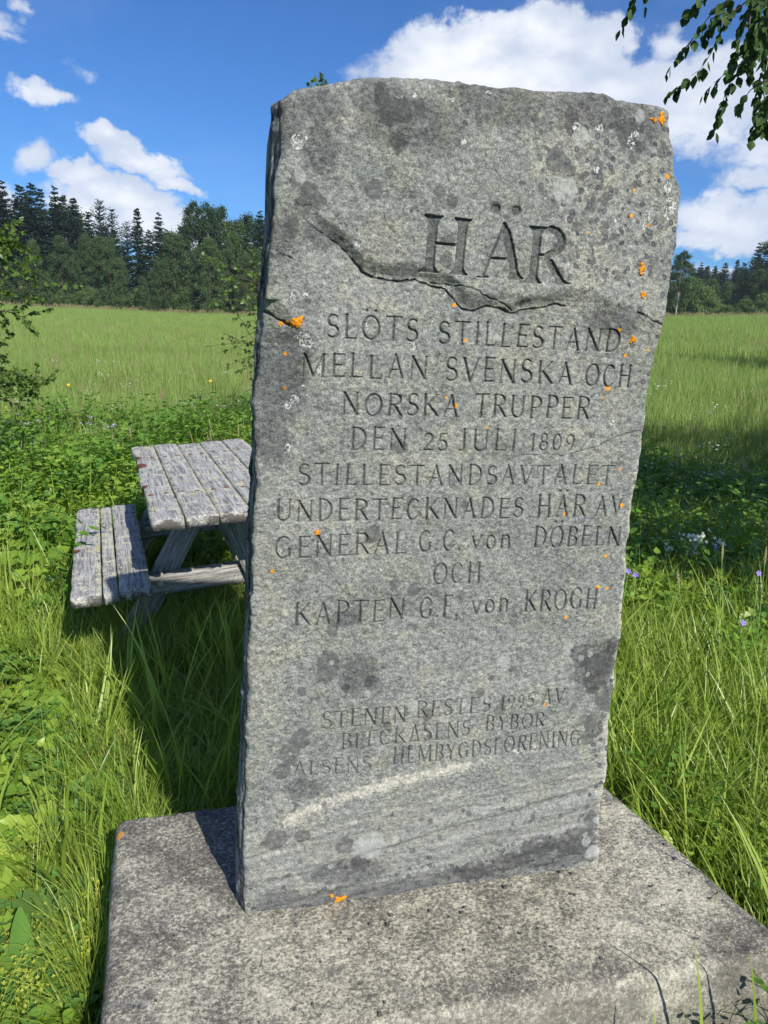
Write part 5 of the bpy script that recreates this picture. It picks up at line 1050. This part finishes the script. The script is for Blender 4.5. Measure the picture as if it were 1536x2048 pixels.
for ox, oy, sc__, lb in ((2.5, .35, 1.0, 'birch outside the right edge, second from the stone'), (5.2, .1, 1.1, 'birch outside the right edge, farthest from the stone')):
    b2_ = birch.copy(); COL.objects.link(b2_); b2_.location = (bs[0] + ox, bs[1] + oy, float(terrain(bs[0] + ox, bs[1] + oy))); b2_.rotation_euler.z = .5 * ox; b2_.scale = (sc__,) * 3; b2_['label'] = lb
    for ch in list(birch.children): c2 = ch.copy(); COL.objects.link(c2); c2.parent = b2_
# the hanging bough itself: twigs traced and set at their own distances
bl = np.asarray(bs); mbt = MB(); rl_ = random.Random(4); lm_ = ovate_mesh('leaf', .035, M['leaf']); leaves = []
TW = [([(1640, -40), (1545, 0), (1500, 22), (1465, 52), (1440, 78), (1425, 110), (1412, 140), (1392, 172), (1372, 186)], 2.55, 24), ([(1500, 18), (1455, 28), (1425, 48), (1402, 75), (1385, 100), (1360, 130)], 2.5, 15), ([(1465, 52), (1440, 60), (1415, 70), (1404, 92)], 2.62, 9),
      ([(1600, 90), (1560, 115), (1505, 138), (1478, 165), (1455, 190), (1442, 215), (1434, 245)], 2.45, 22), ([(1505, 140), (1475, 160), (1445, 178), (1418, 200)], 2.45, 9), ([(1490, 60), (1488, 100), (1480, 125), (1465, 145)], 2.6, 12),
      ([(1600, -30), (1520, -10), (1450, 0), (1410, 10), (1388, 35)], 2.7, 14), ([(1480, -60), (1430, -30), (1405, -5), (1392, 28)], 2.7, 6), ([(1310, -60), (1275, -20), (1266, 10), (1258, 35), (1246, 60)], 2.6, 13), ([(1310, -60), (1290, -15), (1283, 20)], 2.62, 5),
      ([(1560, 20), (1530, 60), (1520, 110), (1525, 170), (1512, 230)], 2.4, 36), ([(1600, 40), (1545, 90), (1536, 150), (1530, 215), (1524, 250)], 2.5, 24), ([(1560, 40), (1515, 40), (1500, 80), (1496, 110)], 2.55, 22), ([(1580, 170), (1550, 220), (1528, 240), (1520, 262)], 2.35, 9), ([(1600, 0), (1540, 20), (1500, 50), (1510, 90)], 2.65, 22), ([(1620, 60), (1560, 75), (1530, 95), (1505, 120)], 2.7, 20),
      ([(1540, 190), (1510, 200), (1490, 215), (1478, 232)], 2.4, 5), ([(1620, -60), (1560, -20), (1530, 10), (1525, 60), (1518, 120)], 2.8, 30), ([(1560, -20), (1510, 20), (1480, 60), (1470, 100)], 2.75, 26), ([(1600, -10), (1535, 40), (1512, 90), (1500, 140)], 2.85, 28), ([(1600, 100), (1550, 150), (1538, 190), (1532, 220)], 2.6, 22)]
jn = at_dist(1760, 20, 2.9); mbt.tube([bs + [-.1, .1, 2.6] - bl, (bs + [-.1, .1, 2.7] + jn) / 2 + [0, 0, .12] - bl, jn - bl], [.02, .014, .007], 6, True)
for pts, D_, nlf in TW:
    W_ = [at_dist(x + 10, y - 34, D_ + .012 * i + rl_.uniform(-.01, .01)) for i, (x, y) in enumerate(pts)]
    if pts[0][0] > 1535 or pts[0][1] < -20: mbt.tube([jn - bl, (jn + W_[0]) / 2 - bl + [0, 0, .03], W_[0] - bl], [.005, .004, .003], 4, False)
    mbt.tube([w - bl for w in W_], [.0034 - .0026 * i / (len(W_) - 1) for i in range(len(W_))], 4, True)
    nsg = len(W_) - 1
    for k in range(int(nlf * 1.4)):
        t = (k + rl_.random()) / nlf; t = .12 + .88 * t; f_ = t * nsg; i = min(int(f_), nsg - 1); p = W_[i] * (1 - f_ + i) + W_[i + 1] * (f_ - i); d = W_[i + 1] - W_[i]; d = d / np.linalg.norm(d)
        sw = np.array([rl_.gauss(0, .45), rl_.gauss(0, .45), -.75 + rl_.gauss(0, .3)]); leaves.append((p, d * .55 + sw))
    leaves.append((W_[-1], W_[-1] - W_[-2] + np.array([0, 0, -.01])))
link('bough', mbt.mesh('bough'), birch, M['twig'])
for p, d in leaves:
    d = Vector(d).normalized(); st = Vector(p - bl) + d * .008; o = link('leaf', lm_, birch, None, tuple(st)); qn = d.to_track_quat('Y', 'Z'); o.rotation_euler = (qn @ Quaternion((0, 1, 0), rl_.uniform(-2.2, 2.2))).to_euler(); s_ = rl_.uniform(.55, 1.1); o.scale = (s_ * rl_.uniform(.75, 1), s_, s_)
# rounded tree out of frame at the right whose shadow lies across the meadow
def clump_tree(seed, h, rad, n, leaf, trunk_r, low=.15, clumps=60, shape='round'):
    r = np.random.default_rng(seed); tm = MB(); tm.tube([(0, 0, -.3), (0.01 * h, 0, h * .35), (.0, .01 * h, h * .7), (0, 0, h * .97)], [trunk_r, trunk_r * .8, trunk_r * .45, trunk_r * .1], 6, False)
    V_ = []; fc = 0; tn = []; lim = MB()
    for c in range(clumps):
        t = r.random() ** .8; z = h * (low + (1 - low) * t)
        prof = math.sin(math.pi * min(1, (.10 + .86 * t) ** .85)) ** .7 if shape == 'round' else (1 - t) ** .75 * .9 + .12
        a = r.uniform(0, 6.28); rd = rad * prof * r.uniform(.25, 1) ** .6; cc2 = np.array([rd * math.cos(a), rd * math.sin(a), z]); s_ = rad * r.uniform(.14, .26)
        if c % 2 == 0: lim.tube([(0, 0, max(.1 * h, z - rd * .9)), cc2 * [.5, .5, 1] - [0, 0, rd * .3], cc2], [trunk_r * .3, trunk_r * .2, trunk_r * .06], 3, False)
        m_ = n // clumps; p = cc2 + r.normal(0, 1, (m_, 3)) * [s_, s_, s_ * .8] * .62; V_.append((p, r.random()))
    P_ = np.concatenate([v for v, _ in V_]); tone = np.concatenate([np.full(len(v), t_) for v, t_ in V_]) * .7 + r.random(len(P_)) * .3; m_ = len(P_)
    u = r.normal(0, 1, (m_, 3)); u /= np.linalg.norm(u, axis=1)[:, None]; w_ = np.cross(u, r.normal(0, 1, (m_, 3))); w_ /= np.linalg.norm(w_, axis=1)[:, None]; s_ = leaf * r.uniform(.6, 1.3, m_)[:, None]
    Vv_ = np.stack([P_ - u * s_ * .6, P_ + w_ * s_ * .42, P_ + u * s_ * .6, P_ - w_ * s_ * .42], 1).reshape(-1, 3); Fq = np.arange(4 * m_).reshape(-1, 4)
    cm = np_mesh('crown', Vv_, Fq, False, dict(tone=np.repeat(tone, 4))); lm2 = tm; lm2.v += lim.v; lm2.f += [tuple(i + tm.n for i in f_) for f_ in lim.f]; lm2.a += lim.a
    return lm2.mesh('trunk'), cm
def spruce(seed, h, rad, dens=1.0, gap=.0, pine=False):
    r = np.random.default_rng(seed); tm = MB(); tr0 = .012 * h + .03; tm.tube([(0, 0, -.3), (0, 0, h * .5), (0, 0, h)], [tr0, tr0 * .6, .01], 6, False); Vs = []; tone = []
    nw = int(h * 3.6 * dens)
    for k in range(nw):
        t = (k + r.random() * .6) / nw; z = h * ((.06 if not pine else .28) + (.94 if not pine else .72) * t); R_ = rad * ((1 - t) ** .72 * .95 + .05) * r.uniform(.62, 1.2)
        if pine: R_ = rad * (math.sin(math.pi * (.15 + .8 * t)) ** .8) * r.uniform(.5, 1.1)
        nb = 8 if t < .85 else 6
        for b_ in range(nb):
            if r.random() < gap: continue
            z += r.uniform(-.12, .12); a = b_ * 6.28 / nb + k * 1.3 + r.uniform(-.3, .3); L_ = R_ * r.uniform(.7, 1.12); dr = (-.28 if t < .6 else .12) + r.uniform(-.1, .1) if not pine else .35 + r.uniform(-.2, .2)
            nseg = max(4, int(L_ / .17)); tn = r.random()
            for s_ in range(nseg):
                q_ = (s_ + r.random()) / nseg; x = L_ * q_; zz = z + dr * x + .10 * x * q_ * (1 if t < .6 else 1.5); c_ = np.array([math.cos(a) * x, math.sin(a) * x, zz])
                for e_ in range(3):
                    u = np.array([math.cos(a + r.uniform(-1.1, 1.1)), math.sin(a + r.uniform(-1.1, 1.1)), r.uniform(-.75, .25) if not pine else r.uniform(-.1, .7)]); ln = r.uniform(.28, .55) * (.55 + .6 * (1 - t)) * (.75 if pine else 1); hw = .085 if not pine else .07; w_ = np.cross(u, r.normal(0, 1, 3)); w_ /= np.linalg.norm(w_) + 1e-6
                    Vs += [c_ - w_ * hw, c_ + w_ * hw, c_ + u * ln + w_ * .02]; tone += [tn * .7 + .3 * r.random()] * 3
    Vs = np.array(Vs); cm = np_mesh('crown', Vs, np.arange(len(Vs)).reshape(-1, 3), False, dict(tone=np.array(tone))); return tm.mesh('trunk'), cm
KIND = {}
for i in range(4): KIND['spruce', i] = (*spruce(200 + i, 15, 2.5 + .25 * i), M['bark'], M['spruce'])
for i in range(2): KIND['pine', i] = (*spruce(220 + i, 15, 1.9 + .2 * i, .8, .15, True), M['bark'], M['pine'])
for i in range(4): KIND['birch', i] = (*clump_tree(240 + i, 12, 2.5, 13000, .16, .10, .08, 110), M['birchbark'], M['birchfar'])
for i in range(2): KIND['aspen', i] = (*clump_tree(250 + i, 15, 2.6, 12000, .19, .14, .22, 80), M['birchbark'], M['birchfar'])
for i in range(3): KIND['willow', i] = (*clump_tree(260 + i, 6, 3.2, 9000, .20, .08, .02, 70), M['bark'], M['willow'])
NATH = dict(spruce=15, pine=15, birch=12, aspen=15, willow=6); NM = dict(spruce='spruce_tree', pine='pine_tree', birch='birch_tree', aspen='aspen_tree', willow='willow_bush')
M['birchpale'] = leaf_material('pale far birch leaves', [(.05, .09, .035), (.07, .12, .04), (.095, .15, .05)], 0.25, 0.55)
for i in range(3): KIND['palebirch', i] = (*clump_tree(280 + i, 12, 2.8, 12000, .18, .10, .06, 100), M['bark'], M['birchpale'])
NATH['palebirch'] = 12; NM['palebirch'] = 'birch_tree'
for v in KIND.values():
    v[0].materials.append(v[2]); v[1].materials.append(v[3])
def far_tree(kind, px_, topy, D_, label, group, wscale=1.0, h=None, var=None):
    d = ray(px_, 620); n = math.hypot(d[0], d[1]); x, y = EYE[0] + d[0] / n * D_, EYE[1] + d[1] / n * D_; z = float(terrain(x, y)); nv = 4 if kind in ('spruce', 'birch') else 3 if kind in ('willow', 'palebirch') else 2
    if h is None: h = at_dist(px_, topy, D_)[2] - z
    k = KIND[kind, (var if var is not None else int(abs(px_) * 7 + D_)) % nv]; s_ = h / NATH[kind]; root = empty(NM[kind], (x, y, z), (px_ * 1.7) % 6.28); root.scale = (s_ * wscale, s_ * wscale, s_); tag(root, label, {'willow': 'bush'}.get(kind, 'tree'), group)
    link('trunk', k[0], root); link('crown', k[1], root); return root
# back row at the left, named by what stands out in its outline
BK = [('spruce', -60, 375, 108, ''), ('spruce', 21, 368, 106, 'spruce at the far left, its tip just above the shrub'), ('spruce', 53, 369, 108, 'broad-topped dark spruce, second from the left edge'), ('spruce', 76, 367, 105, 'tallest dark spruce of the left wood'), ('spruce', 93, 380, 109, 'narrow spruce close behind the tallest one'), ('spruce', 121, 379, 105, 'dark spruce right of the tallest, beside the cloud edge'), ('spruce', 136, 390, 107, 'spruce leaning close to its twin before the white cloud'),
      ('spruce', 156, 396, 104, 'slender spruce standing a little apart before the cloud'), ('spruce', 184, 425, 106, 'short dark spruce left of the two pines'), ('pine', 207, 404, 105, 'taller loose-crowned pine of the two in front of the cloud'), ('pine', 230, 419, 104, 'shorter loose-crowned pine of the two in front of the cloud'), ('pine', 258, 446, 106, 'thin pine in the dip of the tree line'), ('spruce', 279, 418, 104, 'pointed spruce standing alone above the dip in the tree line'), ('spruce', 321, 430, 105, 'bushy-topped spruce in the middle of the left wood'), ('palebirch', 343, 470, 104, 'low round birch crown right of the bushy spruce'), ('spruce', 364, 452, 106, 'short spruce left of the aspens'),
      ('aspen', 388, 408, 105, 'see-through aspen with gaps of sky in its crown'), ('aspen', 418, 410, 104, 'broad round aspen, left half of the rounded crown'), ('aspen', 441, 416, 106, 'broad round aspen, right half of the rounded crown'), ('palebirch', 468, 446, 104, 'thin birch between the round aspens and the last spruces'), ('spruce', 491, 433, 105, 'narrow spruce just left of the stone'), ('spruce', 518, 426, 104, 'dark spruce half hidden by the stone'), ('spruce', 548, 440, 106, ''), ('palebirch', 580, 450, 106, ''), ('spruce', 620, 430, 108, ''), ('spruce', 680, 440, 110, '')]
for i, (k, x, y, D_, lab) in enumerate(BK):
    far_tree(k, x, y, D_, lab or f'{NM[k].replace("_", " ")} of the left wood {"beyond the left picture edge" if x < 0 else "hidden behind the memorial stone"}', 'tall back row of the left wood', 1.12 if k == 'spruce' else .85 if k == 'aspen' else 1.0, var=i)
fr2 = random.Random(12); xs_ = [-70, -30, 12, 40, 72, 98, 128, 152, 176, 200, 224, 246, 286, 308, 330, 352, 376, 398, 420, 444, 466, 488, 512, 540, 575, 620]
for i, x in enumerate(xs_):
    ty = 470 + fr2.uniform(0, 85) + (25 if 240 < x < 290 else 0); vis = 10 < x < 530
    side = ['left edge shrub', 'tallest spruce', 'two pines', 'gap of sky', 'bushy spruce', 'round aspens', 'memorial stone'][min(6, max(0, int((x + 10) / 78)))]
    far_tree('palebirch', x, ty, 100 + fr2.uniform(-1.5, 3), f'{["slender", "leaning", "pale-stemmed", "bushy", "feathery"][i % 5]} birch fronting the left wood, {["just before", "a little right of", "low beside"][i % 3]} the {side}', 'birches at the front of the left wood', (.68 if i % 3 else .85) + fr2.uniform(-.08, .12), var=i)
_ix = [-90, 0, 130, 170, 200, 240, 262, 290, 340, 380, 420, 465, 500, 640]; _iy = [400, 396, 410, 440, 445, 462, 500, 455, 470, 440, 432, 452, 440, 440]
for i in range(44):                                      # darker rows that close the wood
    x = -90 + i * 17
    if 254 < x < 272: continue
    far_tree('spruce' if (i * 5) % 7 else 'birch', x, float(np.interp(x, _ix, _iy)) + fr2.uniform(-14, 40), 107 + fr2.uniform(0, 8), 'dark tree deep in the left wood, seen only between the front trees', 'inner trees of the left wood', 1.15, var=i)
for i in range(26):
    x = -90 + i * 27
    if 255 < x < 272: continue
    far_tree('willow', x, 584 + fr2.uniform(-12, 8), 101 + fr2.uniform(0, 2), 'low bush filling the foot of the left wood', 'bushes at the foot of the left wood', 1.0, var=i)
for i in range(30):                                      # the woods go on outside the picture
    x = (-110 - i * 36) if i < 17 else (1640 + (i - 17) * 60)
    far_tree(['spruce', 'birch', 'spruce'][i % 3], x, (430 if x < 0 else 520) + fr2.uniform(-40, 40), (106 if x < 0 else 140) + fr2.uniform(-3, 8), 'tree of the wood going on beyond the ' + ('left' if x < 0 else 'right') + ' edge of the picture', 'trees beyond the picture edges', 1.35, var=i)
# right-hand wood, farther away
RK = [('aspen', 1352, 505, 118, 'pale blurred aspen beside the right edge of the stone'), ('spruce', 1391, 527, 170, 'leftmost small spruce on the far right skyline'), ('spruce', 1403, 531, 172, 'second small spruce on the far right skyline'), ('spruce', 1438, 525, 168, 'small pointed spruce in the middle of the far right skyline'), ('spruce', 1461, 520, 165, 'pointed spruce left of the tall right-hand spruce'), ('spruce', 1499, 489, 150, 'tallest spruce of the right-hand wood'), ('palebirch', 1524, 487, 140, 'rounded birch crown at the right picture edge'), ('palebirch', 1560, 470, 138, ''), ('spruce', 1600, 480, 140, ''), ('spruce', 1420, 534, 176, 'low spruce tip between two taller ones on the right skyline'), ('spruce', 1475, 524, 172, 'dim spruce just left of the tallest right-hand spruce'),
      ('palebirch', 1480, 545, 140, 'dark round birch in the middle of the right-hand wood'), ('palebirch', 1450, 565, 138, 'dim round birch left of the middle in the right-hand wood'), ('palebirch', 1510, 540, 136, 'dense birch below the tallest right-hand spruce'), ('palebirch', 1420, 560, 142, 'grey-green birch near the left of the right-hand wood'), ('palebirch', 1545, 545, 134, ''), ('willow', 1370, 560, 122, 'tall light green willow beside the stone'), ('willow', 1398, 575, 121, 'light green willow, second from the stone'), ('willow', 1428, 598, 120, 'low bush in front of the right-hand wood'), ('willow', 1455, 612, 120, 'smallest bush in front of the right-hand wood'), ('willow', 1490, 600, 121, 'broad bush below the dense birches at right'), ('willow', 1525, 590, 121, 'bush at the right edge of the far wood'), ('willow', 1340, 570, 123, ''), ('willow', 1570, 590, 121, '')]
for i, (k, x, y, D_, lab) in enumerate(RK):
    far_tree(k, x, y, D_, lab or f'{NM[k].replace("_", " ")} of the right-hand wood {"outside the right picture edge" if x > 1536 else "hidden behind the stone"}', 'right-hand wood', 1.15, var=i)
for i in range(34):
    x = 1180 + i * 14; far_tree('spruce' if i % 3 else 'birch', x, 545 + fr2.uniform(-12, 12), 180 + fr2.uniform(0, 14), 'dim tree in the farthest row of the right-hand wood', 'farthest trees of the right-hand wood', 1.4, var=i)
for i in range(14):
    x = 720 + i * 42; far_tree('spruce' if i % 2 else 'birch', x, 500 + fr2.uniform(-15, 20), 122 + fr2.uniform(0, 14), 'tree of the wood behind the memorial stone, out of sight', 'trees hidden by the stone', 1.1, var=i)
t_ = far_tree('birch', 2050, 0, 21, 'rounded tree outside the right edge whose shadow crosses the meadow', None, 1.2, h=5.5); t_.location = (16.2, 13.2, float(terrain(16.2, 13.2)))

# ================================================================== HAZE
hz = MB(); hx0, hx1, hy0, hy1, hz0, hz1 = -170, 280, -12, 330, -3.0, 30.0
hz.add([(x, y, z) for z in (hz0, hz1) for y in (hy0, hy1) for x in (hx0, hx1)], [(0, 2, 3, 1), (4, 5, 7, 6), (0, 1, 5, 4), (2, 6, 7, 3), (0, 4, 6, 2), (1, 3, 7, 5)])
m, N, out = material('thin summer haze'); pv = N.add('ShaderNodeVolumePrincipled'); pv.inputs['Color'].default_value = (.80, .88, 1.0, 1); pv.inputs['Density'].default_value = 0.00036; pv.inputs['Anisotropy'].default_value = .2
N.l.new(pv.outputs[0], out.inputs['Volume']); hb = tag(link('haze', hz.mesh('haze', False), None, m), 'thin bluish haze over the meadow', 'haze', kind='stuff')
